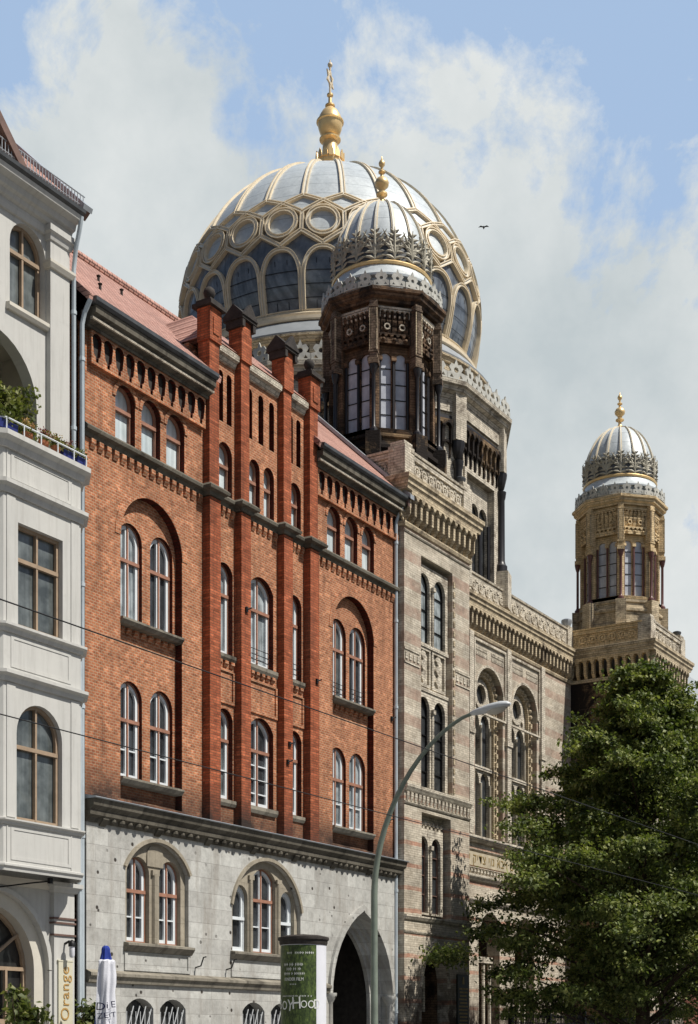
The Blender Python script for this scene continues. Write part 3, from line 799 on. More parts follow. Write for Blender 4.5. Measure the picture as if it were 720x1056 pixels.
for a, b in ((28.44, 29.17), (22.0, 22.8)):
    m = MB()
    m.box(a, b, 26.84, 27.01, 16.5, 22.95, 0)
    m.sweep([(a, 27), (a, 26.84), (b, 26.84), (b, 27)], [(-.05, 21.85), (.06, 21.87), (.12, 21.98), (.12, 22.05), (-.05, 22.1)], False, 1)
    m.sweep([(a, 27), (a, 26.84), (b, 26.84), (b, 27)], [(-.05, 22.6), (.04, 22.62), (.08, 22.75), (.14, 22.8), (.14, 22.96), (-.05, 22.96)], False, 0)
    m.build('pilaster', [MT['plaster'], MT['cream']], WH, smooth=0)
m = MB(); m.xprism(14, XE+.0, [(27.02, 22.72), (26.93, 22.74), (26.9, 22.86), (26.9, 22.96), (26.8, 23.0), (26.76, 23.1), (26.66, 23.14), (26.62, 23.28), (26.44, 23.34), (26.4, 23.46), (27.02, 23.46)], 0); m.build('eaves_cornice', MT['plaster'], WH, smooth=0)
m = MB(); m.xprism(14, XE+.04, [(26.5, 23.47), (26.4, 23.47), (26.32, 23.52), (26.3, 23.61), (26.33, 23.62), (26.5, 23.62)], 0); m.build('gutter', MT['zincdark'], WH, smooth=0)
m = MB(); m.tube([(14, 26.42, 24.02), (XE+.1, 26.42, 24.02)], .018, 6); m.tube([(14, 26.42, 23.74), (XE+.1, 26.42, 23.74)], .018, 6)
x = 20.0
while x < XE+.1: m.tube([(x, 26.42, 23.7), (x, 26.42, 24.04)], .014, 5); x += .11
m.build('snow_guard', MT['zinc'], WH)
m = MB(); m.xprism(14, XE+.05, [(26.36, 23.64), (31, 28.1), (37, 23.4), (26.6, 23.4)], 0); m.build('mansard_roof', MT['tile'], WH, smooth=0)
m = MB(); m.xprism(XE+.05, XE+.2, [(26.3, 23.62), (31, 28.12), (31, 27.8), (26.5, 23.45)], 0)
m.xprism(XE-.1, XE+.24, [(26.25, 23.72), (31, 28.3), (31, 28.125), (26.3, 23.6)], 1); m.build('roof_edge', [MT['copper'], MT['zinc']], WH, smooth=0)
# dormer gable at the left
m = MB(); m.plate([(23.2, 23.62), (26.75, 23.62), (25.0, 25.35)], [], 26.6, 29.0, 0); m.build('dormer', MT['cream'], WH, smooth=0)
m = MB(); m.plate([(25.0, 25.75), (27.1, 23.66), (26.8, 23.64), (25.0, 25.42), (23.2, 23.64), (22.9, 23.66)], [], 26.35, 29.2, 0); m.build('dormer_roof', MT['copper'], WH, smooth=0)
# bay
BP = [(24.9, 27), (25.9, 26.0), (28.68, 26.0), (29.1, 26.42), (29.1, 27)]
bay = MB()
fr = [(25.9, 5.9), (28.68, 5.9), (28.68, 16.3), (25.9, 16.3)]
bay.plate(fr, [arch(26.35, 27.98, 7.02, 9.98, 'round', 14), arch(26.4, 28.0, 11.84, 14.4, 'rect')], 26.0, 26.25, 0)
bay.zprism([(24.9, 27), (25.9, 26.0), (25.9, 26.25), (25.25, 26.99)], 5.9, 16.3, 0)
bay.zprism([(28.68, 26.0), (29.1, 26.42), (29.1, 27), (28.9, 27), (28.9, 26.5), (28.68, 26.28)], 5.9, 16.3, 0)
bay.zprism([(25.3, 27), (25.95, 26.26), (28.6, 26.26), (28.85, 26.5), (28.85, 27)], 5.9, 6.0, 0)
by = bay.build('bay', MT['plaster'], WH, smooth=0)
win(WH, 26.35, 27.98, 7.02, 9.98, 26.14, fmat='tan', pane='house', sash=None, trans=.62, fw=.09, name='bay_window')
win(WH, 26.4, 28.0, 11.84, 14.4, 26.14, 'rect', fmat='tan', pane='house', sash=None, trans=.66, fw=.09, name='bay_window')
def mould(z0, z1, d):
    m = MB(); m.sweep(BP, [(-.02, z0), (d*.3, z0), (d*.45, z0+(z1-z0)*.4), (d, z0+(z1-z0)*.6), (d, z1-.03), (-.02, z1)], False, 0)
    m.build('bay_moulding', MT['plaster'], by, smooth=0)
for z0, z1, d in ((16.12, 16.5, .26), (15.02, 15.34, .2), (11.6, 11.83, .17), (10.38, 10.66, .2), (6.86, 7.03, .12), (5.72, 5.92, .08)): mould(z0, z1, d)
m = MB()
for a, b, z0, z1 in ((26.25, 28.2, 15.42, 16.05), (26.25, 28.2, 10.76, 11.52), (26.25, 28.2, 6.0, 6.8)):
    m.plate([(a-.1, z0), (b+.1, z0), (b+.1, z1), (a-.1, z1)], [[(a, z0+.08), (b, z0+.08), (b, z1-.06), (a, z1-.06)]], 25.984, 26.005, 0)
for x in (26.0, 28.3): m.box(x, x+.3, 25.978, 26.005, 11.85, 15.0, 0)
for x in (26.0, 28.3): m.box(x, x+.3, 25.978, 26.005, 7.05, 10.36, 0)
for x in (26.0, 28.3): m.box(x, x+.03, 25.98, 26.005, 5.95, 6.85, 0); m.box(x, x+.03, 25.98, 26.005, 15.36, 16.1, 0)
m.build('bay_panel', MT['plaster'], by, smooth=0)
m = MB(); m.zprism([(25.0, 27), (25.95, 26.02), (28.64, 26.02), (29.05, 26.45), (29.05, 27)], 16.502, 16.54, 0); m.build('balcony_floor', MT['cream'], by, smooth=0)
# thin white railing above the balcony ledge
m = MB(); rp = [(24.9, 26.85, 16.78), (25.85, 25.84, 16.78), (28.72, 25.84, 16.78), (29.18, 26.3, 16.78), (29.18, 26.98, 16.78)]
m.tube(rp, .022, 6)
for x in (25.85, 26.45, 27.05, 27.65, 28.25, 28.72): m.tube([(x, 25.84, 16.49), (x, 25.84, 16.78)], .018, 6)
m.build('balcony_rail', MT['white'], WH)
# ground floor arch
m = MB()
o = arch(24.42, 28.63, 0, 5.48, 'round', 20); i = arch(24.56, 28.49, 0, 5.352, 'round', 20)
m.plate(o[2:]+list(reversed(i[2:])), [], 26.93, 27.02, 0); m.box(28.494, 28.62, 26.93, 27.02, 0, 3.36, 0)
o = arch(24.553, 28.497, 0, 5.347, 'round', 20); i = arch(24.92, 28.12, 0, 4.98, 'round', 20)
m.plate([(i[0][0], 0), (o[0][0], 0)]+list(reversed(o[2:]))+[(o[1][0], 0), (i[1][0], 0)]+i[2:], [], 27.12, 27.5, 1)
m.build('shop_arch', [MT['plaster'], MT['cream']], WH, smooth=.6)
win(WH, 24.92, 28.12, .02, 4.98, 27.42, fmat='tan', pane='cafe', sash=None, trans=.68, fw=.1, mull=False, name='shop_window')
m = MB()
m.box(26.46, 26.56, 27.36, 27.45, .1, 3.35, 0); m.box(27.32, 27.4, 27.36, 27.45, .1, 3.35, 0); m.box(24.95, 28.1, 27.37, 27.44, 1.95, 2.08, 0)
for a in (R(35), R(72), R(108), R(145)): m.tube([(26.52, 27.4, 3.4), (26.52+1.55*math.cos(a), 27.4, 3.4+1.55*math.sin(a))], .045, 6)
m.build('shop_glazing_bar', MT['tan'], WH)
m = MB(); a, b = 28.6, 29.38
m.box(a, b, 26.86, 27.01, 0, 5.5, 0)
for z in (4.62, 4.74, 4.3): m.sweep([(a, 27), (a, 26.86), (b, 26.86), (b, 27)], [(-.02, z), (.035, z), (.035, z+.05), (-.02, z+.05)], False, 1)
m.sweep([(a-.02, 27), (a-.02, 26.86), (b+.02, 26.86), (b+.02, 27)], [(-.02, 5.44), (.05, 5.46), (.1, 5.56), (.16, 5.6), (.16, 5.71), (-.02, 5.71)], False, 0)
m.build('shop_pilaster', [MT['plaster'], MT['copper']], WH, smooth=0)
m = MB(); m.xprism(14, 28.56, [(27.02, 5.5), (26.95, 5.5), (26.9, 5.6), (26.86, 5.71), (27.02, 5.71)], 0); m.build('shop_cornice', MT['cream'], WH, smooth=0)
m = MB(); m.tube([(26.6, 26.98, 5.4), (27.4, 26.5, 5.56), (27.75, 26.2, 5.62)], .022, 6); m.box(27.7, 27.8, 26.15, 26.25, 5.56, 5.7, 0); m.build('awning_arm', MT['black'], WH)
m = MB(); m.tube([(29.52, 26.8, .1), (29.52, 26.8, 12.0), (29.31, 26.82, 13.2), (29.31, 26.82, 22.2), (29.26, 26.7, 22.7), (29.18, 26.5, 23.1), (29.18, 26.42, 23.45)], .06, 8)
for z in (14, 17.9, 21): m.lathe([(.061, z), (.08, z), (.08, z+.1), (.061, z+.1)], 29.31, 26.82, 8)
m.build('downpipe', MT['pipe'], WH)
# ------------------------------------------------------------------ synagogue
SY = thing('synagogue', (62.7, 27, 0), 'large domed synagogue of banded brick with two onion-capped corner towers and a gilt-ribbed main dome', 'synagogue')
TW = 5.3; YF = 26.65; YM = 31.1
TX = (46.97, 73.0)
CXS = 62.7

def double_lancet(mb, x0, x1, z0, z1, y, th, mat=0, col=True, cmat=None):
    """plate filling a recess with a pair of arched lights"""
    w = x1-x0; c = (x0+x1)/2; g = w*.07; e = w*.06
    hs = [arch(x0+e, c-g, z0+.02, z1-.25, 'round', 10), arch(c+g, x1-e, z0+.02, z1-.25, 'round', 10)]
    mb.plate([(x0-.06, z0-.06), (x1+.06, z0-.06), (x1+.06, z1+.06), (x0-.06, z1+.06)], hs, y, y+th, mat)
    if col:
        zs = z1-.25-(c-g-x0-e)/2
        m2 = mat if cmat is None else cmat
        for x in ((c, x0+e*.5, x1-e*.5) if w < 1.3 else (c,)):
            mb.tube([(x, y-.03, z0+.02), (x, y-.03, zs-.12)], .06, 7, m2)
            mb.box(x-.1, x+.1, y-.13, y+.02, zs-.12, zs+.04, mat)
    return hs

def synwin(parent, holes, y, T, pane='dark', bars=3, fmat='black'):
    for hpts in holes:
        xs = [p[0] for p in hpts]; zs = [p[1] for p in hpts]
        x0, x1, z0, z1 = min(xs), max(xs), min(zs), max(zs)
        m = MB(T)
        m.plate(hpts, [arch(x0+.04, x1-.04, z0+.04, z1-.04, 'round', 10)], y, y+.06, 0)
        for k in range(bars):
            z = z0+(z1-z0)*(k+1)/(bars+1); m.box(x0+.02, x1-.02, y+.004, y+.05, z-.018, z+.018, 0)
        m.plate(arch(x0+.01, x1-.01, z0+.01, z1-.01, 'round', 10), [], y+.055, y+.08, 1)
        m.build('window', [MT[fmat], MT[pane]], parent, smooth=0)

def rosettes(mb, x0, x1, n, zc, r, y, mat=0):
    p = (x1-x0)/n
    for i in range(n):
        cx = x0+(i+.5)*p
        mb.plate(circ(cx, zc, r, 10), [circ(cx, zc, r*.62, 10)], y-.05, y+.01, mat)
        mb.plate(circ(cx, zc, r*.34, 6), [], y-.06, y+.01, mat)
        for sx in (-1, 1):
            for sz in (-1, 1):
                a, b = cx+sx*p*.42, zc+sz*r*1.05
                mb.plate([(a-.06, b-.06), (a+.06, b-.06), (a+.06, b+.06), (a-.06, b+.06)], [], y-.04, y+.01, mat)

def tower(x0, side):
    cx, cy = x0+TW/2, YF+TW/2
    h = TW/2
    qx, qy = (cx+.68, cy+.27) if side == 0 else (cx-.1, cy)     # axis of the turret above
    tp = None
    for k, ang in enumerate((0, -PI/2, PI/2, PI)):
        T = rot_about(cx, cy, ang)
        front = k == 0
        m = MB(T); w = h if front or k == 3 else h-.46
        yf = -h
        rx = (-1.36, 1.2)                # recess, measured from the tower axis
        wm = 0 if (front or (side == 0 and k != 1)) else (1 if side else 3)  # left tower's left wall takes the dark brick: shade put into colour
        if front:
            # portal opening to the ground
            po = arch(rx[0]+.05, rx[1]-.42, 0, 5.2, 'pointed', 12, 1.7)
            pl = po[2:]
            out = [(-w, 0), (po[0][0], 0)]+list(reversed(pl))+[(po[1][0], 0), (w, 0), (w, 20.75), (-w, 20.75)]
            m.plate(out, [[(rx[0], 11.1), (rx[1], 11.1), (rx[1], 19.86), (rx[0], 19.86)], [(rx[0]+.05, 6.2), (rx[1]-.15, 6.2), (rx[1]-.15, 10.15), (rx[0]+.05, 10.15)]], yf, yf+.45, wm)
        elif k in (1, 2):
            hs = [arch(-1.15, 1.15, 14.2, 19.2, 'round', 14)]
            m.plate([(-w, 0), (w, 0), (w, 20.75), (-w, 20.75)], hs, yf, yf+.45, wm)
        else:
            m.plate([(-w, 0), (w, 0), (w, 20.75), (-w, 20.75)], [], yf, yf+.45, wm)
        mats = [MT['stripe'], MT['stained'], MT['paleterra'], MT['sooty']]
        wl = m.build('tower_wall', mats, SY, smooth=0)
        if front:
            m = MB(T)
            a, b = rx
            m2 = MB(T)
            u = double_lancet(m, a, b-.1, 16.7, 19.62, yf+.2, .12, 0, True)
            l = double_lancet(m, a, b-.1, 11.12, 14.9, yf+.2, .12, 0, True)
            m.plate([(a-.05, 14.95), (b+.05, 14.95), (b+.05, 16.65), (a-.05, 16.65)], [], yf+.3, yf+.5, 0)
            for q in (-1, 0, 1):
                pass
            for (pa, pb) in ((a+.1, a+1.12), (a+1.26, b-.2)):
                m.plate([(pa, 15.05), (pb, 15.05), (pb, 16.55), (pa, 16.55)], [[(pa+.1, 15.15), (pb-.1, 15.15), (pb-.1, 16.45), (pa+.1, 16.45)]], yf+.2, yf+.31, 0)
                pc = (pa+pb)/2
                for dz in (15.3, 15.75, 16.15):
                    m.plate([(pc-.2, dz+.12), (pc, dz-.08), (pc+.2, dz+.12), (pc+.08, dz+.3), (pc-.08, dz+.3)], [], yf+.22, yf+.31, 0)
            for z in (14.92, 16.62): m.box(a+.01, b-.02, yf+.16, yf+.31, z-.06, z+.06, 0)
            n = 22
            for k2 in range(n):           # notched frame down the right of the recess
                z = 11.2+k2*(8.5/n); m.box(b+.04, b+.16, yf-.04, yf+.01, z, z+.22, 1)
            d = double_lancet(m, a+.06, b-.5, 6.36, 9.55, yf+.2, .12, 0, True)
            m.plate([(a-.05, 9.4), (b+.05, 9.4), (b+.05, 10.25), (a-.05, 10.25)], [], yf+.34, yf+.5, 0)
            for q in range(6):
                for s2 in range(2):
                    m.box(a+.25+q*.32+s2*.16, a+.4+q*.32+s2*.16, yf+.24, yf+.35, 9.55+s2*.2, 9.72+s2*.2, 0)
            dw = m.build('tower_arcade', [MT['paleterra'], MT['cream2'], MT['redcol']], SY, smooth=.6)
            synwin(dw, u, yf+.34, T, 'mid'); synwin(dw, l, yf+.34, T, 'dark', 4); synwin(dw, d, yf+.34, T, 'dark', 3, 'copper')
            for z0, z1, d2 in ((10.78, 11.08, .16), (10.3, 10.42, .07), (6.0, 6.2, .12), (5.5, 5.62, .06), (20.4, 20.5, .06)):
                m = MB(T); m.xprism(-h-.02, h+.02, [(yf+.02, z0), (yf-d2*.4, z0), (yf-d2, z0+(z1-z0)*.6), (yf-d2, z1-.02), (yf+.02, z1)], 0); m.build('tower_string', MT['paleterra'], SY, smooth=0)
            m = MB(T)
            for sx in ((-h, rx[0]-.12), (rx[1]+.2, h)):
                for z in (15.55, 16.05): m.box(sx[0], sx[1], yf-.035, yf+.01, z, z+.07, 0)
                for q in range(4):
                    xx = sx[0]+(sx[1]-sx[0])*(q+.3)/4; m.box(xx, xx+.16, yf-.03, yf+.01, 15.7, 15.95, 0)
            dentils(m, -h+.05, h-.05, 17, 10.45, 10.76, yf, .07, 0)
            m.build('tower_ornament_band', MT['paleterra'], SY, smooth=0)
            m = MB(T)
            o = arch(rx[0]-.08, rx[1]-.29, 0, 5.38, 'pointed', 12, 1.85); i = arch(rx[0]+.045, rx[1]-.415, 0, 5.205, 'pointed', 12, 1.7)
            m.plate(o[2:]+list(reversed(i[2:])), [], yf-.08, yf+.02, 0)
            m.box(rx[0]-.1, rx[1]-.2, yf+.6, yf+1.2, 0, .3, 0)
            for q in (0, 1, 2):
                xx = rx[0]+.25+q*.6; m.tube([(xx, yf+.7, 2.6), (xx, yf+.7, 4.0)], .07, 8)
            m.plate([(rx[0]-.2, 0), (rx[1], 0), (rx[1], 5.4), (rx[0]-.2, 5.4)], [], yf+1.25, yf+1.35, 1)
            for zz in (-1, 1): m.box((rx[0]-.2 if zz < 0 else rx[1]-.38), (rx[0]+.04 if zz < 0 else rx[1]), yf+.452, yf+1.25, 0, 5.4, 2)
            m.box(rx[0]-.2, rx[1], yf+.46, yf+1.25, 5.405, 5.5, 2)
            m.build('tower_portal', [MT['paleterra'], MT['cafe'], MT['sooty']], SY, smooth=.6)
        elif k in (1, 2):
            m = MB(T)
            m.plate(arch(-1.2, 1.2, 14.1, 19.3, 'round', 14), [arch(-.9, -.06, 14.4, 17.6, 'round', 10), arch(.06, .9, 14.4, 17.6, 'round', 10), circ(0, 18.25, .38, 12)], yf+.25, yf+.44, 0)
            o = arch(-1.4, 1.4, 14.2, 19.45, 'round', 14); i = arch(-1.152, 1.152, 14.2, 19.205, 'round', 14)
            m.plate(o[2:]+list(reversed(i[2:])), [], yf-.07, yf+.02, 0)
            dw = m.build('tower_arcade', MT['stained'] if side else MT['paleterra'], SY, smooth=.6)
            m = MB(T); m.plate([(-1.1, 14.2), (1.1, 14.2), (1.1, 19), (-1.1, 19)], [], yf+.46, yf+.5, 0); m.build('window', MT['mid'], dw, smooth=0)
        # corbel frieze of this face
        m = MB(T)
        arcade(m, -h, h, 12, 20.78, 21.85, yf, .34, 0, .34)
        m.build('corbel_frieze', MT['golden'] if (side and k == 1) else MT['cream2'], SY, smooth=0)
        # ornamented parapet panels
        m = MB(T)
        m.plate([(-h+.1, 22.42), (h-.1, 22.42), (h-.1, 23.4), (-h+.1, 23.4)], [[(-h+.62, 22.6), (h-.62, 22.6), (h-.62, 23.22), (-h+.62, 23.22)]], yf-.06, yf+.12, 0)
        m.plate([(-h+.6, 22.55), (h-.6, 22.55), (h-.6, 23.25), (-h+.6, 23.25)], [], yf+.03, yf+.1, 0)
        rosettes(m, -h+.7, h-.7, 7, 22.91, .22, yf+.03, 0)
        m.xprism(-h+.4, h-.4, [(yf+.15, 23.4), (yf-.1, 23.42), (yf-.12, 23.5), (yf+.15, 23.54)], 0)
        m.build('parapet', MT['golden'] if (side and k == 1) else MT['paleterra'], SY, smooth=.5)
    rect = [(cx-h, cy-h), (cx+h, cy-h), (cx+h, cy+h), (cx-h, cy+h)]
    m = MB()
    m.sweep(rect, [(-.3, 21.852), (.33, 21.852), (.34, 21.95), (.4, 22.02), (.41, 22.16), (.47, 22.2), (.48, 22.36), (.3, 22.42), (-.3, 22.42)], True, 0)
    m.sweep(rect, [(-.3, 20.6), (.05, 20.6), (.09, 20.7), (.09, 20.77), (-.3, 20.77)], True, 0)
    m.build('tower_cornice', MT['cream2'], SY, smooth=0)
    m = MB(); m.box(cx-h+.2, cx+h-.2, cy-h+.2, cy+h-.2, 22.43, 22.5, 0); m.build('tower_roof', MT['zinc'], SY, smooth=0)
    for ex in (-1, 1):
        for ey in (-1, 1):
            m = MB(); px, py = cx+ex*(h-.28), cy+ey*(h-.28)
            m.box(px-.36, px+.36, py-.36, py+.36, 22.425, 23.62, 0)
            m.box(px-.3, px+.3, py-.3, py+.3, 23.62, 23.78, 0)
            if ex > 0: m.lathe([(.16, 23.78), (.18, 23.85), (.24, 23.95), (.24, 24.03), (.14, 24.08), (.02, 24.1)], px, py, 10, 1)
            m.build('parapet_post', [MT['paleterra'], MT['zincdark']], SY, smooth=.6)
    # ---------------- octagonal turret
    cx, cy = qx, qy
    body = 'golden' if side else 'sooty'
    RC = 2.16; AP = RC*math.cos(PI/8); SD = 2*RC*math.sin(PI/8)
    oct_ = lambda r: [(cx+r*math.cos(PI/8+i*PI/4), cy+r*math.sin(PI/8+i*PI/4)) for i in range(8)]
    # profile sweeps want the outward side on the right when going counter-clockwise
    m = MB()
    m.zprism(oct_(2.45), 22.5, 23.5, 0); m.zprism(oct_(2.6), 22.5, 22.9, 0)
    m.sweep(oct_(2.08), [(-.3, 23.5), (.32, 23.5), (.34, 23.7), (.22, 23.8), (.2, 24.3), (.3, 24.36), (.3, 24.5), (.12, 24.6), (.1, 24.8), (.18, 24.86), (.18, 24.98), (-.3, 25.02)], True, 0)
    for i in range(8):
        a = PI/8+i*PI/4
        T = rot_about(cx, cy, a+PI/2)
        mm = MB(T); mm.box(-.28, .28, -2.58, -2.0, 22.5, 24.9, 0); m.v += mm.v; b = len(m.v)-len(mm.v); m.f += [tuple(b+j for j in f) for f in mm.f]; m.m += mm.m
    tb = m.build('turret', MT['cream2'] if side else MT['stained'], SY, smooth=0)
    for i in range(8):
        T = rot_about(cx, cy, i*PI/4)
        m = MB(T); y = -AP; hw = SD/2
        m.plate([(-hw+.02, 25.0), (hw-.02, 25.0), (hw-.02, 30.1), (-hw+.02, 30.1)], [[(-.62, 25.2), (.62, 25.2), (.62, 28.5), (-.62, 28.5)], [(-.6, 28.72), (.6, 28.72), (.6, 29.8), (-.6, 29.8)]], y, y+.3, 0)
        hs = double_lancet(m, -.6, .6, 25.22, 28.47, y+.22, .12, 0, True, 1)
        m.plate([(-.62, 28.65), (.62, 28.65), (.62, 29.85), (-.62, 29.85)], [], y+.12, y+.29, 0)
        for r_ in range(3):                # stalactite corbels
            n = 5
            for q in range(n):
                xx = -.58+(q+.5)*1.16/n; z = 29.42-r_*.27
                m.xprism(xx-.085, xx+.085, [(y+.13, z-.06), (y+.05+r_*.02, z+.06), (y-.03+r_*.03, z+.2), (y-.03+r_*.03, z+.25), (y+.13, z+.25)], 0)
        arcade(m, -.6, .6, 5, 28.5, 28.88, y+.1, .14, 0, .4)
        for s_ in (-.45, 0, .45): m.ball((s_, y-.02, 28.62), .08, 0, 6)
        arcade(m, -.6, .6, 6, 29.5, 29.8, y+.08, .12, 2, .3)
        m.box(-.66, .66, y-.05, y+.02, 29.82, 29.9, 2)
        for s_ in (-.3, .3): m.plate(circ(s_, 29.15, .13, 10), [circ(s_, 29.15, .08, 10)], y-.01, y+.13, 2); m.box(-hw, hw, y-.08, y+.1, 25.0, 25.16, 0)
        fc = m.build('turret_face', [MT[body], MT['redcol' if side else 'blackcol'], MT['golden' if side else 'paleterra']], tb, smooth=.6)
        # glazing belongs to the turret too
        for hp in hs:
            xs = [p[0] for p in hp]; x0_, x1_ = min(xs), max(xs); zz0 = min(p[1] for p in hp); zz1 = max(p[1] for p in hp)
            wmb = MB(T); wmb.plate(arch(x0_-.02, x1_+.02, zz0-.02, zz1+.02, 'round', 10), [], y+.31, y+.34, 1)
            for q in range(4): z = zz0+(zz1-zz0)*(q+1)/5; wmb.box(x0_, x1_, y+.285, y+.309, z-.018, z+.018, 0)
            wmb.build('window', [MT['black'], MT['lead']], tb, smooth=0)
        a = PI/8+i*PI/4
        T2 = rot_about(cx, cy, a+PI/2)
        m = MB(T2); yv = -RC
        m.lathe([(.17, 24.9), (.17, 25.05), (.11, 25.12), (.075, 25.2), (.072, 27.2), (.1, 27.26), (.14, 27.4), (.17, 27.55), (.02, 27.56)], 0, yv-.12, 10, 1)
        m.build('column', [MT[body], MT['redcol' if side else 'blackcol']], tb, smooth=.6)
        m = MB(T2)
        m.box(-.15, .15, yv-.22, yv+.2, 27.75, 30.0, 0); m.zprism([(-.2, yv+.1), (-.2, yv-.28), (.2, yv-.28), (.2, yv+.1)], 27.57, 27.76, 0)
        m.box(-.09, .09, yv-.25, yv-.21, 28.1, 29.7, 0)
        for zz in (28.0, 29.75): m.box(-.18, .18, yv-.25, yv+.1, zz, zz+.07, 0)
        for s_ in (-.135, .135): m.box(s_-.02, s_+.02, yv-.243, yv-.2, 28.08, 29.7, 1)
        m.build('pilaster', [MT['golden' if side else 'sootytrim'], MT['cream2']], tb, smooth=0)
    m = MB(); m.sweep(oct_(RC), [(-.5, 30.0), (.16, 30.0), (.18, 30.12), (.3, 30.18), (.32, 30.3), (.4, 30.36), (.4, 30.48), (-.5, 30.5)], True, 0)
    m.build('turret_cornice', MT['golden' if side else 'sooty'], tb, smooth=0)
    # ---------------- onion cap
    m = MB()
    m.lathe([(2.15, 30.5), (2.15, 31.0), (2.3, 31.02), (2.31, 31.1), (2.2, 31.16), (2.05, 31.4), (1.96, 31.58), (1.88, 31.7)], cx, cy, 40, 0)
    prof = []
    for i in range(15):
        t = i/14
        z = 31.66+3.3*t
        r = 1.92*math.sqrt(max(0, 1-((t-.12)/.88)**2)) if t > .12 else 1.86+.06*(t/.12)
        prof.append((max(r, .16), z))
    m.lathe(prof, cx, cy, 40, 0)
    cap = m.build('onion_cap', MT['domezinc'], SY, smooth=.7)
    m = MB(); m.lathe([(1.9, 31.6), (2.0, 31.62), (2.02, 31.7), (1.98, 31.76), (1.86, 31.78)], cx, cy, 40, 0); m.build('gilt_ring', MT['gold'], cap, smooth=.8)
    # gilt ribs
    rb = MB()
    for (w, o, mt) in ((.085, .05, 0), (.045, .075, 1)):
        vs = []; fs = []
        pr = [p for p in prof if p[1] > 32.6]
        for (r, z) in pr:
            for (du, dr) in ((-w, -.03), (-w, o), (w, o), (w, -.03)):
                sc_ = max(.35, r/2.0); vs.append((r+dr, du*sc_, z+dr*.5))
        for j in range(len(pr)-1):
            for q in range(4): fs.append((4*j+q, 4*j+(q+1) % 4, 4*j+4+(q+1) % 4, 4*j+4+q))
        rb.add(vs, fs, mt)
    rme = rb.mesh('rib', [MT['palegold'], MT['ribwhite']])
    o_ = (cx-ORG[SY.name][0], cy-ORG[SY.name][1], 0)
    for i in range(16): place(rme, 'rib', cap, o_, 2*PI*i/16)
    # palmette crest
    lf = MB()
    def petal(u0, z0, ang, ln, w, o):
        n = 5; vs = []; fs = []
        for j in range(n):
            t = j/(n-1); ww = w*math.sin(PI*min(.97, .12+t*.86))
            bend = ang*(1+.6*t)
            u = u0+math.sin(bend)*ln*t; z = z0+math.cos(bend)*ln*t
            rr = 1.9-.11*max(0, (z-32.4))**2*1.2+o+.1*t*t
            for s_, e_ in ((-1, 0), (0, .035), (1, 0)):
                uu = u+s_*ww*math.cos(bend); zz = z-s_*ww*math.sin(bend)
                vs.append(((rr+e_)*math.cos(uu/1.9), (rr+e_)*math.sin(uu/1.9), zz))
        for j in range(n-1):
            for q in range(2): fs.append((3*j+q, 3*j+q+1, 3*j+4+q, 3*j+3+q))
        lf.add(vs, fs, 0)
    for an, ln, z0 in ((0, 1.3, 31.74), (.26, 1.12, 31.9), (-.26, 1.12, 31.9), (.5, .86, 32.0), (-.5, .86, 32.0), (.85, .42, 31.8), (-.85, .42, 31.8), (1.0, .36, 32.05), (-1.0, .36, 32.05), (.95, .36, 32.25), (-.95, .36, 32.25), (.85, .33, 32.45), (-.85, .33, 32.45), (.75, .28, 32.65), (-.75, .28, 32.65), (.6, .22, 32.82), (-.6, .22, 32.82)):
        petal(0, z0, an, ln, .066, .05)
    lme = lf.mesh('palmette', [MT['palmette']], smooth=0, fix=False)
    for i in range(16): place(lme, 'palmette', cap, o_, 2*PI*i/16)
    m = MB(); m.lathe([(1.86, 31.74), (1.935, 31.78), (1.95, 32.1), (1.945, 32.5), (1.91, 32.72), (1.84, 32.74)], cx, cy, 40, 0); m.build('crest_ground', MT['zincdark'], cap, smooth=.8)
    # white trefoil cresting on the cornice
    cr = MB(rot_about(0, 0, PI/2))
    z = 30.52
    cr.plate([(-.3, z), (.3, z), (.3, z+.2), (.16, z+.24), (.24, z+.36), (.16, z+.5), (.07, z+.48), (0, z+.66), (-.07, z+.48), (-.16, z+.5), (-.24, z+.36), (-.16, z+.24), (-.3, z+.2)],
             [circ(0, z+.3, .075, 6), [(-.22, z+.05), (-.1, z+.05), (-.16, z+.14)], [(.1, z+.05), (.22, z+.05), (.16, z+.14)]], -2.42, -2.36, 0)
    cme = cr.mesh('cresting', [MT['cresting']], smooth=0)
    for i in range(24): place(cme, 'cresting', cap, o_, 2*PI*i/24)
    m = MB(); z = 34.82
    m.lathe([(r*.88, q) for r, q in [(.42, z-.05), (.4, z+.06), (.2, z+.2), (.1, z+.34), (.1, z+.48), (.26, z+.56), (.26, z+.62), (.13, z+.68), (.14, z+.78), (.3, z+.92), (.33, z+1.05), (.24, z+1.2), (.08, z+1.28), (.07, z+1.4), (.16, z+1.46), (.16, z+1.5), (.06, z+1.56), (.06, z+1.68), (.13, z+1.75), (.15, z+1.84), (.09, z+1.95), (.04, z+1.98), (.015, z+2.12)]], cx, cy, 16, 0)
    m.build('finial', MT['gold'], cap, smooth=.9)

tower(TX[0], 0)
tower(TX[1], 1)

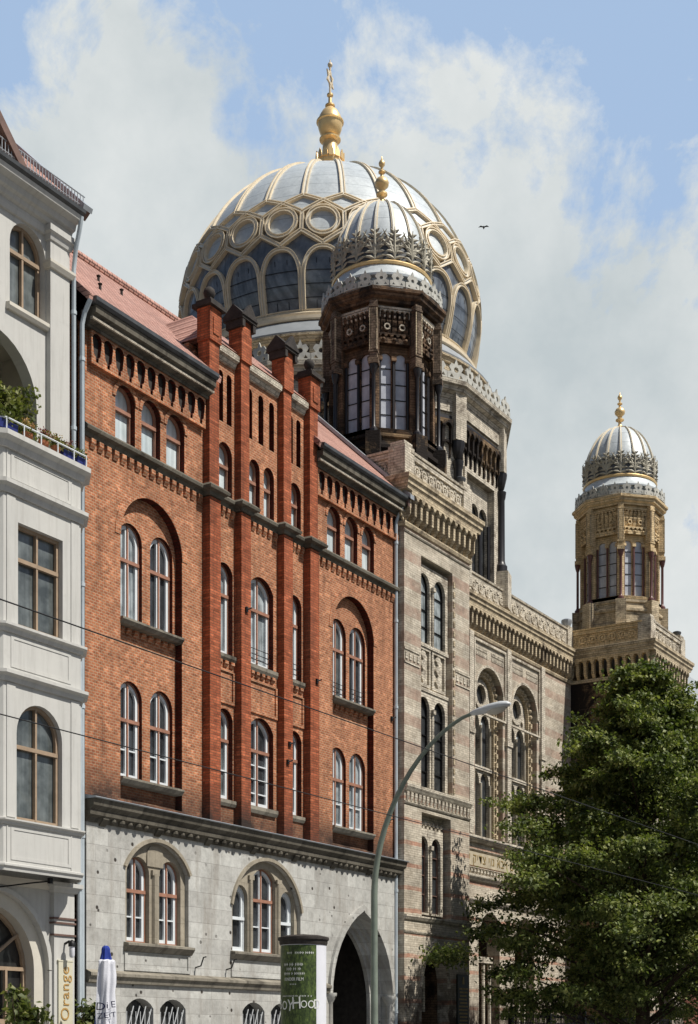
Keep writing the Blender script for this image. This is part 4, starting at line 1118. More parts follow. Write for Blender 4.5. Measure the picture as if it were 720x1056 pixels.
# ---------------- recessed middle front
m = MB()
x0, x1 = TX[0]+TW-.002, TX[1]+.002
BC = (58.95, 63.1, 67.1)
oh = [arch(c-1.5, c+1.5, 11.15, 19.36, 'round', 18) for c in BC]
dh = [arch(c-1.15, c+1.15, .0, 7.6, 'round', 14) for c in BC]
out = [(x0, 0)]
for d in dh: out += [(d[0][0], 0)]+list(reversed(d[2:]))+[(d[1][0], 0)]
out += [(x1, 0), (x1, 20.75), (x0, 20.75)]
m.plate(out, oh, YM, YM+.7, 0)
m.build('middle_wall', MT['stripe'], SY, smooth=0)
for c in BC:
    m = MB()
    o = arch(c-1.498, c+1.498, 11.15, 19.358, 'round', 18); i = arch(c-1.12, c+1.12, 11.15, 18.98, 'round', 18)
    m.plate([(o[0][0], 11.15), (i[0][0], 11.15)]+list(reversed(i[2:]))+[(i[1][0], 11.15), (o[1][0], 11.15)]+o[2:], [], YM+.3, YM+.7, 0)
    n = 34                               # rope-like notches up the reveal
    for k in range(15):
        for s_ in (-1, 1):
            m.box(c+s_*1.3-.09, c+s_*1.3+.09, YM+.2, YM+.302, 11.3+k*.44, 11.52+k*.44, 0)
    for k in range(13):
        a = PI*(k+.5)/13
        m.ball((c+1.3*math.cos(a), YM+.28, 17.86+1.3*math.sin(a)), .12, 0, 5)
    o = arch(c-1.62, c+1.62, 17.2, 19.48, 'round', 18); i = arch(c-1.502, c+1.502, 17.2, 19.362, 'round', 18)
    m.plate(o[2:]+list(reversed(i[2:])), [], YM-.06, YM+.02, 1)
    ar = m.build('window_arch', [MT['cream2'], MT['paleterra']], SY, smooth=.6)
    t = MB()
    hs = []
    for a, b in ((c-.98, c-.08), (c+.08, c+.98)): hs += [arch(a, b, 14.75, 17.25, 'round', 10), arch(a, b, 11.2, 14.45, 'round', 10)]
    hs += [circ(c, 18.15, .55, 16), circ(c-.74, 17.55, .17, 8), circ(c+.74, 17.55, .17, 8)]
    t.plate(arch(c-1.14, c+1.14, 11.16, 19.0, 'round', 18), hs, YM+.5, YM+.66, 0)
    t.plate(circ(c, 18.15, .72, 18), [circ(c, 18.15, .5, 18)], YM+.42, YM+.505, 0)
    for z0, z1 in ((14.75, 16.7), (11.2, 13.9)):
        for x in (c-1.0, c, c+1.0): t.tube([(x, YM+.46, z0), (x, YM+.46, z1)], .07, 8, 1)
    t.box(c-1.1, c+1.1, YM+.4, YM+.5, 14.5, 14.7, 0)
    t.build('tracery', [MT['paleterra'], MT['tracery']], ar, smooth=.6)
    w = MB(); w.plate(arch(c-1.1, c+1.1, 11.2, 18.95, 'round', 18), [], YM+.66, YM+.69, 0)
    w.build('pane', MT['dark'], ar, smooth=0)
    w = MB()
    for a, b in ((c-.98, c-.55), (c+.08, c+.5)):
        w.box(a, b, YM+.63, YM+.655, 14.8, 16.9, 0); w.box(a, b, YM+.63, YM+.655, 11.3, 14.0, 0)
    w.build('curtain', MT['pale'], ar, smooth=0)
    # moulded panel frame above the arch
    m = MB()
    m.plate([(c-1.72, 17.0), (c+1.72, 17.0), (c+1.72, 20.5), (c-1.72, 20.5)], [[(c-1.6, 16.9)[0:2], (c+1.6, 17.12), (c+1.6, 20.38), (c-1.6, 20.38)]] if False else [[(c-1.62, 17.1), (c+1.62, 17.1), (c+1.62, 20.38), (c-1.62, 20.38)]], YM-.09, YM+.01, 0)
    for q in range(9):
        for r_ in range(2):
            for s_ in (-1, 1):
                xx = c+s_*(.28+q*.15); zz = 19.75+r_*.25
                if abs(xx-c) < 1.5: m.box(xx-.05, xx+.05, YM-.03, YM+.01, zz, zz+.16, 0)
    m.build('panel_frame', MT['paleterra'], SY, smooth=0)
    m = MB(); m.plate([(c-1.6, 0), (c+1.6, 0), (c+1.6, 8), (c-1.6, 8)], [], YM+1.6, YM+1.7, 0); m.box(c-1.3, c-1.2, YM+.702, YM+1.6, 0, 8, 1); m.box(c+1.2, c+1.3, YM+.702, YM+1.6, 0, 8, 1)
    for s_ in (-1.0, -.33, .33, 1.0): m.tube([(c+s_, YM+.5, 0), (c+s_, YM+.5, 5.2)], .1, 8, 2)
    m.box(c-1.14, c+1.14, YM+.35, YM+.65, 5.2, 5.5, 2)
    o = arch(c-1.35, c+1.35, 5, 7.8, 'round', 14); i = arch(c-1.152, c+1.152, 5, 7.602, 'round', 14)
    m.plate(o[2:]+list(reversed(i[2:])), [], YM-.08, YM+.02, 2)
    m.build('portal', [MT['cafe'], MT['sooty'], MT['paleterra']], SY, smooth=.6)
for xx in [(BC[0]+BC[1])/2, (BC[1]+BC[2])/2, BC[0]-2.05, BC[2]+2.05]:
    m = MB(); m.box(xx-.22, xx+.22, YM-.13, YM+.01, 11.2, 20.7, 0); m.box(xx-.3, xx+.3, YM-.18, YM+.01, 15.9, 16.15, 0); m.build('middle_pilaster', MT['paleterra'], SY, smooth=0)
m = MB(); arcade(m, x0+.1, x1-.1, 46, 20.78, 21.85, YM, .34, 0, .34); m.build('corbel_frieze', MT['cream2'], SY, smooth=0)
m = MB(); m.xprism(x0, x1, [(YM+.3, 21.852), (YM-.33, 21.852), (YM-.34, 21.95), (YM-.4, 22.02), (YM-.41, 22.16), (YM-.47, 22.2), (YM-.48, 22.36), (YM-.3, 22.42), (YM+.3, 22.42)], 0)
m.xprism(x0, x1, [(YM+.02, 20.6), (YM-.05, 20.6), (YM-.09, 20.7), (YM-.09, 20.77), (YM+.02, 20.77)], 0)
m.build('middle_cornice', MT['cream2'], SY, smooth=0)
m = MB(); m.box(x0, x1, YM-.06, YM+.2, 22.42, 23.4, 0); rosettes(m, x0+.4, x1-.9, 26, 22.91, .24, YM-.06, 0); m.xprism(x0, x1, [(YM+.2, 23.4), (YM-.12, 23.42), (YM-.14, 23.5), (YM+.2, 23.54)], 0)
m.box(x1-.72, x1-.01, YM-.14, YM+.3, 22.425, 23.66, 0); m.lathe([(.2, 23.66), (.22, 23.75), (.3, 23.9), (.3, 24.02), (.16, 24.1), (.02, 24.14)], x1-.36, YM+.08, 10, 1)
m.build('middle_parapet', [MT['paleterra'], MT['zinc']], SY, smooth=.5)
for z0, z1, d in ((10.8, 11.12, .3), (10.42, 10.52, .1), (9.55, 9.66, .1), (9.0, 9.3, .22), (7.95, 8.2, .16)):
    m = MB(); m.xprism(x0, x1, [(YM+.02, z0), (YM-d*.4, z0), (YM-d, z0+(z1-z0)*.6), (YM-d, z1-.02), (YM+.02, z1)], 0); m.build('middle_string', MT['paleterra'], SY, smooth=0)
m = MB(); dentils(m, x0+.05, x1-.05, 60, 9.3, 9.54, YM, .1, 0); m.build('tooth_row', MT['paleterra'], SY, smooth=0)
m = MB(); m.box(56.2, 70.0, YM-.05, YM+.01, 9.72, 10.36, 0); bd = m.build('inscription_band', MT['bandstone'], SY, smooth=0)
vs, fs = text_mb('פתחו שערים ויבא גוי צדיק שומר אמונים'[::-1], .62, .03, 0, 1.18)
m = MB(); m.add([(x+63.1, YM-.06-z*.5, y+9.86) for x, y, z in vs], fs, 0); m.build('lettering', MT['plaquegold'], bd, smooth=0, fix=False)
# body behind the front
m = MB(); m.box(53.5, 72.0, YM+1.8, YM+30, 0, 22.0, 0); m.box(x0, 53.5, YM+.72, YM+1.8, 0, 22, 0); m.box(72.0, x1, YM+.72, YM+1.8, 0, 22, 0); m.box(x0+.2, x1-.2, YM+.22, YM+3, 22.01, 22.1, 0)
m.box(47.3, 78.0, 32.4, 62, 0, 20.5, 0)
m.build('rear_body', MT['stripe'], SY, smooth=0)

# ---------------- dodecagonal block under the dome
DX, DY = 62.5, 39.8
AP = 8.45; NS = 12; RC = AP/math.cos(PI/NS); SD = 2*RC*math.sin(PI/NS)
poly = lambda ap: [(DX+ap/math.cos(PI/NS)*math.cos(-PI/2-PI/NS+i*2*PI/NS), DY+ap/math.cos(PI/NS)*math.sin(-PI/2-PI/NS+i*2*PI/NS)) for i in range(NS)]
m = MB(); m.zprism(poly(AP-.7), 20, 32.3, 0); db = m.build('dome_block', MT['golden'], SY, smooth=0)
for i in range(NS):
    T = rot_about(DX, DY, i*2*PI/NS); y = -AP; hw = SD/2
    m = MB(T)
    m.plate([(-hw, 21.0), (hw, 21.0), (hw, 31.4), (-hw, 31.4)], [[(-1.45, 22.5), (1.45, 22.5), (1.45, 28.2), (-1.45, 28.2)]], y, y+.35, 0)
    hs = [arch(-1.35+k*.93, -.51+k*.93, 22.6, 27.2, 'round', 10) for k in range(3)]
    m.plate([(-1.5, 22.4), (1.5, 22.4), (1.5, 28.3), (-1.5, 28.3)], hs, y+.25, y+.4, 0)
    m.plate([(-1.66, 22.3), (1.66, 22.3), (1.66, 28.4), (-1.66, 28.4)], [[(-1.45, 22.5), (1.45, 22.5), (1.45, 28.2), (-1.45, 28.2)]], y-.1, y+.01, 0)
    for k in range(4): m.tube([(-1.4+k*.93, y+.18, 22.6), (-1.4+k*.93, y+.18, 26.5)], .08, 7, 1)
    m.box(-hw+.1, hw-.1, y+.002-.12, y+.01, 30.6, 31.2, 0)
    m.box(-hw+.1, hw-.1, y-.1, y+.01, 30.25, 30.42, 1)
    m.build('block_face', [MT['paleterra'], MT['blackcol'], MT['sooty']], db, smooth=.5)
    m = MB(T); m.plate([(-1.4, 22.5), (1.4, 22.5), (1.4, 28), (-1.4, 28)], [], y+.42, y+.46, 0); m.build('window', MT['dark'], db, smooth=0)
    m = MB(T)
    arcade(m, -hw+.38, hw-.38, 8, 28.85, 30.2, y, .26, 0, .3); arcade(m, -hw+.38, hw-.38, 8, 28.5, 29.3, y, .12, 0, .3)
    m.build('block_frieze', MT['stained'], db, smooth=0)
    a = -PI/2+PI/NS+i*2*PI/NS
    T2 = rot_about(DX, DY, a+PI/2); m = MB(T2); yv = -RC
    m.box(-.36, .36, yv-.28, yv+.3, 29.3, 31.5, 0)
    m.lathe([(.1, 28.45), (.2, 28.55), (.27, 28.85), (.33, 29.1), (.35, 29.3), (.02, 29.31)], 0, yv-.02, 10, 1)
    m.lathe([(.33, 24.4), (.33, 24.75), (.25, 24.85), (.21, 25.0), (.2, 28.0), (.24, 28.1), (.28, 28.4), (.02, 28.45)], 0, yv-.05, 12, 1)
    m.box(-.48, .48, yv-.5, yv+.3, 22.6, 24.4, 0)
    m.build('block_pilaster', [MT['paleterra'], MT['blackcol']], db, smooth=.6)
m = MB(); m.sweep(poly(AP), [(-.6, 31.2), (.14, 31.2), (.2, 31.4), (.4, 31.5), (.44, 31.66), (.58, 31.74), (.6, 31.92), (-.6, 31.98)], True, 0); m.build('block_cornice', MT['paleterra'], db, smooth=0)
z = 31.98
cr = MB()
cr.plate([(-.5, z), (.5, z), (.5, z+.28), (.26, z+.34), (.38, z+.52), (.26, z+.7), (.1, z+.66), (0, z+.92), (-.1, z+.66), (-.26, z+.7), (-.38, z+.52), (-.26, z+.34), (-.5, z+.28)],
         [circ(0, z+.42, .13, 8), [(-.36, z+.06), (-.14, z+.06), (-.25, z+.22)], [(.14, z+.06), (.36, z+.06), (.25, z+.22)]], -AP-.5, -AP-.42, 0)
cme = cr.mesh('cresting', [MT['cresting']], smooth=0)
dl = (DX-ORG[SY.name][0], DY-ORG[SY.name][1], 0)
SD2 = 2*(AP+.46)*math.tan(PI/NS)
for i in range(NS):
    for k in range(5):
        u = (k-2)*SD2/5; a = i*2*PI/NS
        place(cme, 'cresting', db, (dl[0]+u*math.cos(a), dl[1]+u*math.sin(a), 0), a)

# ---------------- main dome
ZC, RD, HD = 37.5, 7.55, 7.5
def S(az, lat, off=0.0):
    """point on the dome, az clockwise angle from the street side in local coordinates"""
    cl, sl = math.cos(lat), math.sin(lat)
    n = Vector((cl*math.sin(az)/RD, -cl*math.cos(az)/RD, sl/HD)).normalized()
    return Vector((RD*cl*math.sin(az), -RD*cl*math.cos(az), ZC+HD*sl))+n*off
m = MB()
pr = [(7.0, 34.4)]
for i in range(33):
    la = R(-22+i*112/32); o = -.14 if la < R(17.5) else .0
    pr.append((max(.05, (RD+o)*math.cos(la)), ZC+(HD+o)*math.sin(la)))
m.lathe(pr, DX, DY, 96, 0)
dome = m.build('main_dome', MT['domezinc'], SY, smooth=.5)
m = MB(); m.lathe([(8.1, 31.9), (8.1, 33.2), (8.2, 33.25), (8.26, 33.4), (8.32, 33.45), (8.32, 33.54), (7.9, 33.56)], DX, DY, 72, 0)
for i in range(60):
    T = rot_about(DX, DY, 2*PI*i/60); t = MB(T); t.plate(arch(-.26, .26, 32.3, 33.1, 'round', 8), [], -8.115, -8.0, 1)
    b = len(m.v); m.v += t.v; m.f += [tuple(b+j for j in f) for f in t.f]; m.m += t.m
m.build('dome_drum', [MT['cream2'], MT['darkstone']], dome, smooth=.4)
m = MB(); m.lathe([(8.3, 33.55), (8.32, 33.62), (7.8, 34.2), (7.6, 34.32), (7.5, 34.45)], DX, DY, 72, 0); m.build('dome_skirt', MT['sheet'], dome, smooth=.5)
m = MB(); m.lathe([(7.0, 34.5), (7.52, 34.5), (7.56, 34.56), (7.56, 34.7), (7.38, 34.76), (7.4, 34.9), (7.3, 34.98), (7.0, 35.0)], DX, DY, 96, 0)
m.build('gilt_ring', MT['palegold'], dome, smooth=.5)
def strap(mb, path, w=.26, hh=.16, off=.0):
    """gilt-edged pale strap laid over the dome along a path of (az, lat)"""
    P = [S(a, l) for a, l in path]; n = len(P)
    def run(u0, u1, h0, h1, mat):
        vs = []; fs = []
        for i, p in enumerate(P):
            t = (P[min(i+1, n-1)]-P[max(i-1, 0)]).normalized()
            a, l = path[i]; nn = (S(a, l, 1)-p).normalized(); sd = nn.cross(t).normalized()
            for u, hq in ((u0, h0), (u0, h1), (u1, h1), (u1, h0)): vs.append(tuple(p+sd*u*w+nn*(hq+off)))
        for i in range(n-1):
            for q in range(4): fs.append((4*i+q, 4*i+(q+1) % 4, 4*i+4+(q+1) % 4, 4*i+4+q))
        fs += [(0, 1, 2, 3), (4*n-1, 4*n-2, 4*n-3, 4*n-4)]
        mb.add(vs, fs, mat)
    run(-.5, -.26, -.14, hh, 0); run(.26, .5, -.14, hh, 0); run(-.27, .27, -.14, hh*.62, 1)
NSEC = 24; HW = PI/NSEC
def lerp(p, q, n): return [(p[0]+(q[0]-p[0])*i/n, p[1]+(q[1]-p[1])*i/n) for i in range(n+1)]
LB, LS, LA = R(-19), R(-8), R(2.2)         # arch: base, spring, apex
def archpath(s, k=1.0, n=9):
    pts = []
    for i in range(n+1):
        t = i/n; ang = t*PI/2
        pts.append((s*HW*.985*(math.cos(ang)**.85 if t < 1 else 0)*k, LS+(LA-LS)*math.sin(ang)**1.0))
    return pts
lat = MB()
for s in (-1, 1):
    strap(lat, [(s*HW*.93, LB)]+[(s*HW*.93, LB+(LS-LB)*.5)]+[(a*.945, l) for a, l in archpath(s)], .17, .15)
    # hexagon round the circle: down vertex on the arch apex, sides between circles
    strap(lat, lerp((0, R(3.4)), (s*HW, R(8.4)), 4), .185, .16)
    strap(lat, lerp((s*HW*1.0, R(15.6)), (0, R(20.2)), 4), .185, .16)
    strap(lat, lerp((0, R(20.2)), (s*HW, R(23.4)), 4), .17, .15)
strap(lat, lerp((HW, R(8.4)), (HW, R(15.6)), 3), .185, .16)
strap(lat, lerp((HW, R(-8)), (HW, R(-4.5)), 2), .3, .14)
cc, cr_ = R(12), R(5.2)
ring = [(cr_*1.02*math.cos(2*PI*i/18)/math.cos(cc), cc+cr_*1.02*math.sin(2*PI*i/18)) for i in range(19)]
strap(lat, ring, .2, .18)
strap(lat, [(-HW, LB), (0, LB), (HW, LB)], .2, .14)
latme = lat.mesh('gilt_lattice', [MT['palegold'], MT['ribwhite']], smooth=.5)
def pane_mesh(name, outl, mat, off=-.03):
    c = (sum(p[0] for p in outl)/len(outl), sum(p[1] for p in outl)/len(outl))
    n = len(outl); vs = [tuple(S(c[0], c[1], off))]; fs = []; rings = 3
    for k in range(1, rings+1):
        for a, l in outl: vs.append(tuple(S(c[0]+(a-c[0])*k/rings, c[1]+(l-c[1])*k/rings, off)))
    for i in range(n): fs.append((0, 1+i, 1+(i+1) % n))
    for k in range(rings-1):
        for i in range(n): fs.append((1+k*n+i, 1+(k+1)*n+i, 1+(k+1)*n+(i+1) % n, 1+k*n+(i+1) % n))
    mb = MB(); mb.add(vs, fs, 0)
    return mb
ap = [(a*.9, l) for a, l in archpath(1)]
ol = [(-HW*.9, LB), (HW*.9, LB)]+ap+[(-a, l) for a, l in reversed(ap[:-1])]
pm = pane_mesh('arch_window', ol, None)
# thin glazing bars standing on the pane
for l in (R(-14.5), R(-10), R(-5.5)):
    for i in range(6):
        a0 = -HW*.86+HW*1.72*i/6; a1 = a0+HW*1.72/6
        pm.add([tuple(S(a0, l-R(.12), .0)), tuple(S(a1, l-R(.12), .0)), tuple(S(a1, l+R(.12), .0)), tuple(S(a0, l+R(.12), .0))], [(0, 1, 2, 3)], 1)
for a0 in (-HW*.3, HW*.3):
    pm.add([tuple(S(a0-.002, LB, .0)), tuple(S(a0+.002, LB, .0)), tuple(S(a0+.002, R(-1.5), .0)), tuple(S(a0-.002, R(-1.5), .0))], [(0, 1, 2, 3)], 1)
archme = pm.mesh('arch_window', [MT['domeglass'], MT['black']], smooth=.8)
roundme = pane_mesh('round_window', [(cr_*.98*math.cos(2*PI*i/18)/math.cos(cc), cc+cr_*.98*math.sin(2*PI*i/18)) for i in range(18)], None).mesh('round_window', [MT['domezinc']], smooth=.8)
d1 = [(HW, R(-5)), (HW*1.55, R(.6)), (HW*1.9, R(3.2)), (HW, R(8.2)), (HW*.1, R(3.2)), (HW*.45, R(.6))]
diame = pane_mesh('diamond_window', d1, None).mesh('diamond_window', [MT['domeglass']], smooth=.8)
d2 = [(HW, R(16)), (HW*1.95, R(20.2)), (HW, R(23.2)), (HW*.05, R(20.2))]
smame = pane_mesh('small_diamond_pane', d2, None, .02).mesh('small_diamond_pane', [MT['domezinc']], smooth=.8)
rbm = MB(); strap(rbm, lerp((HW, R(23.4)), (HW, R(84)), 16), .24, .1)
# ribs narrow towards the crown
ribme = rbm.mesh('rib', [MT['palegold'], MT['ribwhite']], smooth=.5)
for i in range(NSEC):
    a = i*2*PI/NSEC
    for me, nm in ((latme, 'gilt_lattice'), (archme, 'arch_window'), (roundme, 'round_window'), (diame, 'diamond_window')):
        place(me, nm, dome, dl, a)
    place(ribme, 'rib', dome, dl, a)
for i in range(NSEC): place(smame, 'small_diamond_pane', dome, dl, i*2*PI/NSEC)
# gilded lantern with the six-pointed star
m = MB(); z = 45.0
m.lathe([(1.3, z-.25), (1.2, z), (.8, z+.1), (.62, z+.3), (.6, z+.85), (.68, z+.95), (.7, z+1.2), (.66, z+1.26), (.5, z+1.3), (.42, z+1.5), (.38, z+2.0), (.36, z+2.2), (.54, z+2.28), (.55, z+2.34), (.36, z+2.4), (.36, z+2.5), (.52, z+2.66), (.6, z+2.9), (.63, z+3.14), (.7, z+3.18), (.7, z+3.24), (.6, z+3.28), (.55, z+3.5), (.4, z+3.76), (.24, z+3.9), (.18, z+3.98), (.25, z+4.02), (.25, z+4.08), (.1, z+4.14), (.085, z+4.5), (.16, z+4.56), (.16, z+4.64), (.08, z+4.7), (.02, z+4.72)], DX, DY, 24, 0)
for i in range(14):
    a = 2*PI*i/14; T = rot_about(DX, DY, a); t = MB(T)
    t.plate([(-.13, z+1.15), (.13, z+1.15), (.11, z+1.42), (0, z+1.62), (-.11, z+1.42)], [], -.74, -.69, 0)
    b = len(m.v); m.v += t.v; m.f += [tuple(b+j for j in f) for f in t.f]; m.m += t.m
lan = m.build('lantern', MT['gold'], dome, smooth=.7)
m = MB(rot_about(DX, DY, R(12))); zc = z+5.42; r = .52
for s in (1, -1):
    tri = [(r*math.sin(2*PI*k/3), zc+s*r*math.cos(2*PI*k/3)) for k in range(3)]
    tin = [((x)*.68, zc+(q-zc)*.68) for x, q in tri]
    m.plate(tri, [tin], -.04 if s > 0 else -.034, .04 if s > 0 else .034, 0)
m.tube([(0, 0, z+4.68), (0, 0, zc-.48)], .06, 8); m.tube([(0, 0, zc+.44), (0, 0, zc+.62)], .06, 8); m.ball((0, 0, zc+.72), .13, 0, 8); m.tube([(0, 0, zc+.8), (0, 0, zc+.98)], .03, 6)
m.build('star', MT['palegold'], dome, smooth=.6)

# ------------------------------------------------------------------ house beyond the synagogue
FH = thing('far_house', (94, 29, 0), 'red house with a grey sheet roof beyond the right tower', 'house')
m = MB(); m.box(84.6, 104, 29.6, 40, 0, 21.0, 0); m.build('house_wall', MT['farbrick'], FH, smooth=0)
m = MB(); m.xprism(84.4, 104.3, [(28.9, 21.35), (33.2, 26.8), (40, 26.8), (40.5, 21.2), (40, 21.0), (29.2, 21.0)], 0); m.build('sheet_roof', MT['sheet'], FH, smooth=0)
m = MB(); m.xprism(84.4, 104.3, [(29.2, 20.6), (29.0, 20.95), (28.86, 21.0), (28.8, 21.34), (28.9, 21.35), (29.6, 21.0), (29.6, 20.6)], 0); m.build('eaves_cornice', MT['darkstone'], FH, smooth=0)
for k in range(5):
    for z0 in (5, 9.5, 14):
        w = MB(); xx = 86+k*3.6; w.plate([(xx, z0), (xx+1.4, z0), (xx+1.4, z0+2.4), (xx, z0+2.4)], [[(xx+.1, z0+.1), (xx+1.3, z0+.1), (xx+1.3, z0+2.3), (xx+.1, z0+2.3)]], 29.5, 29.61, 0)
        w.box(xx+.65, xx+.75, 29.51, 29.6, z0+.1, z0+2.3, 0)
        q = w.build('window', MT['white'], FH, smooth=0)
        w = MB(); w.box(xx+.1, xx+1.3, 29.57, 29.598, z0+.1, z0+2.3, 0); w.build('pane', MT['dark'], q, smooth=0)
# ------------------------------------------------------------------ foliage
def leaves(clumps, seed, size=(.1, .19), flat=.55, fold=True):
    """many small leaf faces; clumps = (centre, radius xyz, count)"""
    r = random.Random(seed); vs = []; fs = []
    g = r.gauss; u = r.uniform
    for (cx, cy, cz), (rx, ry, rz), n in clumps:
        for _ in range(n):
            x, y, z = g(0, .42), g(0, .42), g(0, .42)
            px, py, pz = cx+x*rx, cy+y*ry, cz+z*rz-.18*(x*x+y*y)*rz
            a = u(0, 2*PI); L = u(*size); W = L*u(.34, .48)
            tilt = g(0, flat)-.35
            ca, sa = math.cos(a), math.sin(a); ct, st = math.cos(tilt), math.sin(tilt)
            dx, dy, dz = ca*ct, sa*ct, st
            ro = g(0, .6); sx, sy, sz = -sa*math.cos(ro), ca*math.cos(ro), math.sin(ro)
            b = len(vs)
            vs += [(px, py, pz), (px+dx*L*.5+sx*W, py+dy*L*.5+sy*W, pz+dz*L*.5+sz*W), (px+dx*L, py+dy*L, pz+dz*L-.12*L), (px+dx*L*.5-sx*W, py+dy*L*.5-sy*W, pz+dz*L*.5-sz*W)]
            fs.append((b, b+1, b+2, b+3))
    m = MB(); m.v = vs; m.f = fs; m.m = [0]*len(fs)
    return m

def tree(loc, H_, prof, seed, label, nb=330, group='street trees before the synagogue', lean=(0, 0)):
    """prof(t) = crown radius at height fraction t"""
    r = random.Random(seed)
    t = thing('lime_tree', loc, label, 'tree', group)
    bx, by, bz = loc
    tr = MB(); z0 = 2.6
    trunk = [(bx+.1*math.sin(k*1.3)+lean[0]*k/9, by+.08*math.cos(k*1.7)+lean[1]*k/9, bz+H_*.93*k/9) for k in range(10)]
    tr.tube(trunk, [.3*(1-k/10.2)+.015 for k in range(10)], 10)
    clumps = []
    def axis(z):
        k = min(8.999, max(0, (z-bz)/(H_*.93)*9)); i = int(k); f = k-i
        return Vector(trunk[i]).lerp(Vector(trunk[i+1]), f)
    for i in range(nb):
        q = (i+.5)/nb
        zt = z0+(H_-z0)*(q**.86)
        zt += r.uniform(-.5, .5)
        frac = min(.995, max(.02, (zt-z0)/(H_-z0)))
        az = i*2.39996+r.uniform(-.35, .35)
        lob = 1+.26*math.sin(az*3+zt*1.1+seed)+.17*math.sin(az*5-zt*1.9)
        if math.sin(az*4+zt*2.3)+math.sin(az*2-zt*1.7+seed) < -.95: continue
        rad = prof(frac)*lob*r.uniform(.55, 1.06)
        c = axis(zt)
        tip = Vector((c.x+rad*math.cos(az), c.y+rad*math.sin(az), bz+zt))
        if i % 3 == 0 and rad > .7:
            st = axis(zt-min(2.2, rad*.55)-.2)
            mid = st.lerp(tip, .55)+Vector((0, 0, .25))
            tr.tube([st, mid, tip], [.035+.012*rad, .025+.004*rad, .008], 5)
        s_ = .55+.075*rad+r.uniform(-.1, .2)
        dirx, diry = abs(math.cos(az)), abs(math.sin(az))
        n = int(300*s_/.8*r.uniform(.7, 1.25))
        clumps.append(((tip.x, tip.y, tip.z), (s_*(.72+.5*dirx), s_*(.72+.5*diry), s_*.42), n))
        # a sprig trailing outward and a bit of filling within
        e = r.uniform(.35, .75)
        if r.random() < .22:           # a longer ragged shoot
            e2 = e+r.uniform(.4, .9)
            clumps.append(((tip.x+e2*math.cos(az), tip.y+e2*math.sin(az), tip.z+r.uniform(-.3, .3)), (.5, .5, .22), 70))
            tr.tube([tip, (tip.x+e2*math.cos(az), tip.y+e2*math.sin(az), tip.z)], [.012, .006], 4)
        clumps.append(((tip.x+e*math.cos(az), tip.y+e*math.sin(az), tip.z-.14), (.4, .4, .2), 95))
        if r.random() < (.95 if frac < .4 else .75):
            k = r.uniform(.3, .75)
            clumps.append(((c.x+rad*k*math.cos(az), c.y+rad*k*math.sin(az), bz+zt-.25), (1.1, 1.1, .7), 110))
    tr.build('trunk', MT['bark'], t, smooth=1)
    cm = leaves(clumps, seed+5)
    cm.build('crown', MT['leaf'], t, smooth=0, fix=False)
    return t
def cone(pts):
    def f(t):
        for (a, ra), (b, rb_) in zip(pts, pts[1:]):
            if t <= b: return ra+(rb_-ra)*(t-a)/(b-a)
        return pts[-1][1]
    return f
tree((52.2, 19.4, 0), 15.3, cone([(0, 4.3), (.1, 5.0), (.3, 5.3), (.4, 4.9), (.54, 4.1), (.7, 2.9), (.8, 2.0), (.92, 1.0), (1, .2)]), 3, 'dark green lime tree in front of the right tower and the middle arches', 470)
tree((63.5, 19.6, 0), 17.0, cone([(0, 3.2), (.15, 4.6), (.35, 4.8), (.6, 3.7), (.8, 2.2), (1, .3)]), 8, 'green lime tree behind the first one, cut by the right edge of the view', 300)

def shrub(name, loc, label, cat, cl, mat, seed, size=(.06, .11), group=None, stems=()):
    t = thing(name, loc, label, cat, group)
    m = leaves(cl, seed, size, .8); m.build('leaf_mass', MT[mat], t, smooth=0, fix=False)
    if stems:
        s_ = MB()
        for p in stems: s_.tube(p, .012, 5)
        s_.build('stems', MT['bark'], t)
    return t
# loggia shrub
cl = []
for i in range(60):
    cl.append(((rnd.uniform(25.6, 27.62), rnd.uniform(26.7, 27.3), 16.95+abs(rnd.gauss(0, 1.0))), (.42, .35, .4), 75))
sh = shrub('balcony_shrub', (26.6, 27, 16.55), 'tall bushy green shrub growing in the arch above the white bay', 'plant', [c for c in cl if c[0][2] < 18.75], 'leaf2', 21, (.08, .16))
m = MB(); m.lathe([(.3, 16.55), (.42, 16.95), (.45, 17.0), (.38, 17.0), (.02, 16.9)], 26.6, 27.0, 14); m.build('pot', MT['terracotta'], sh)
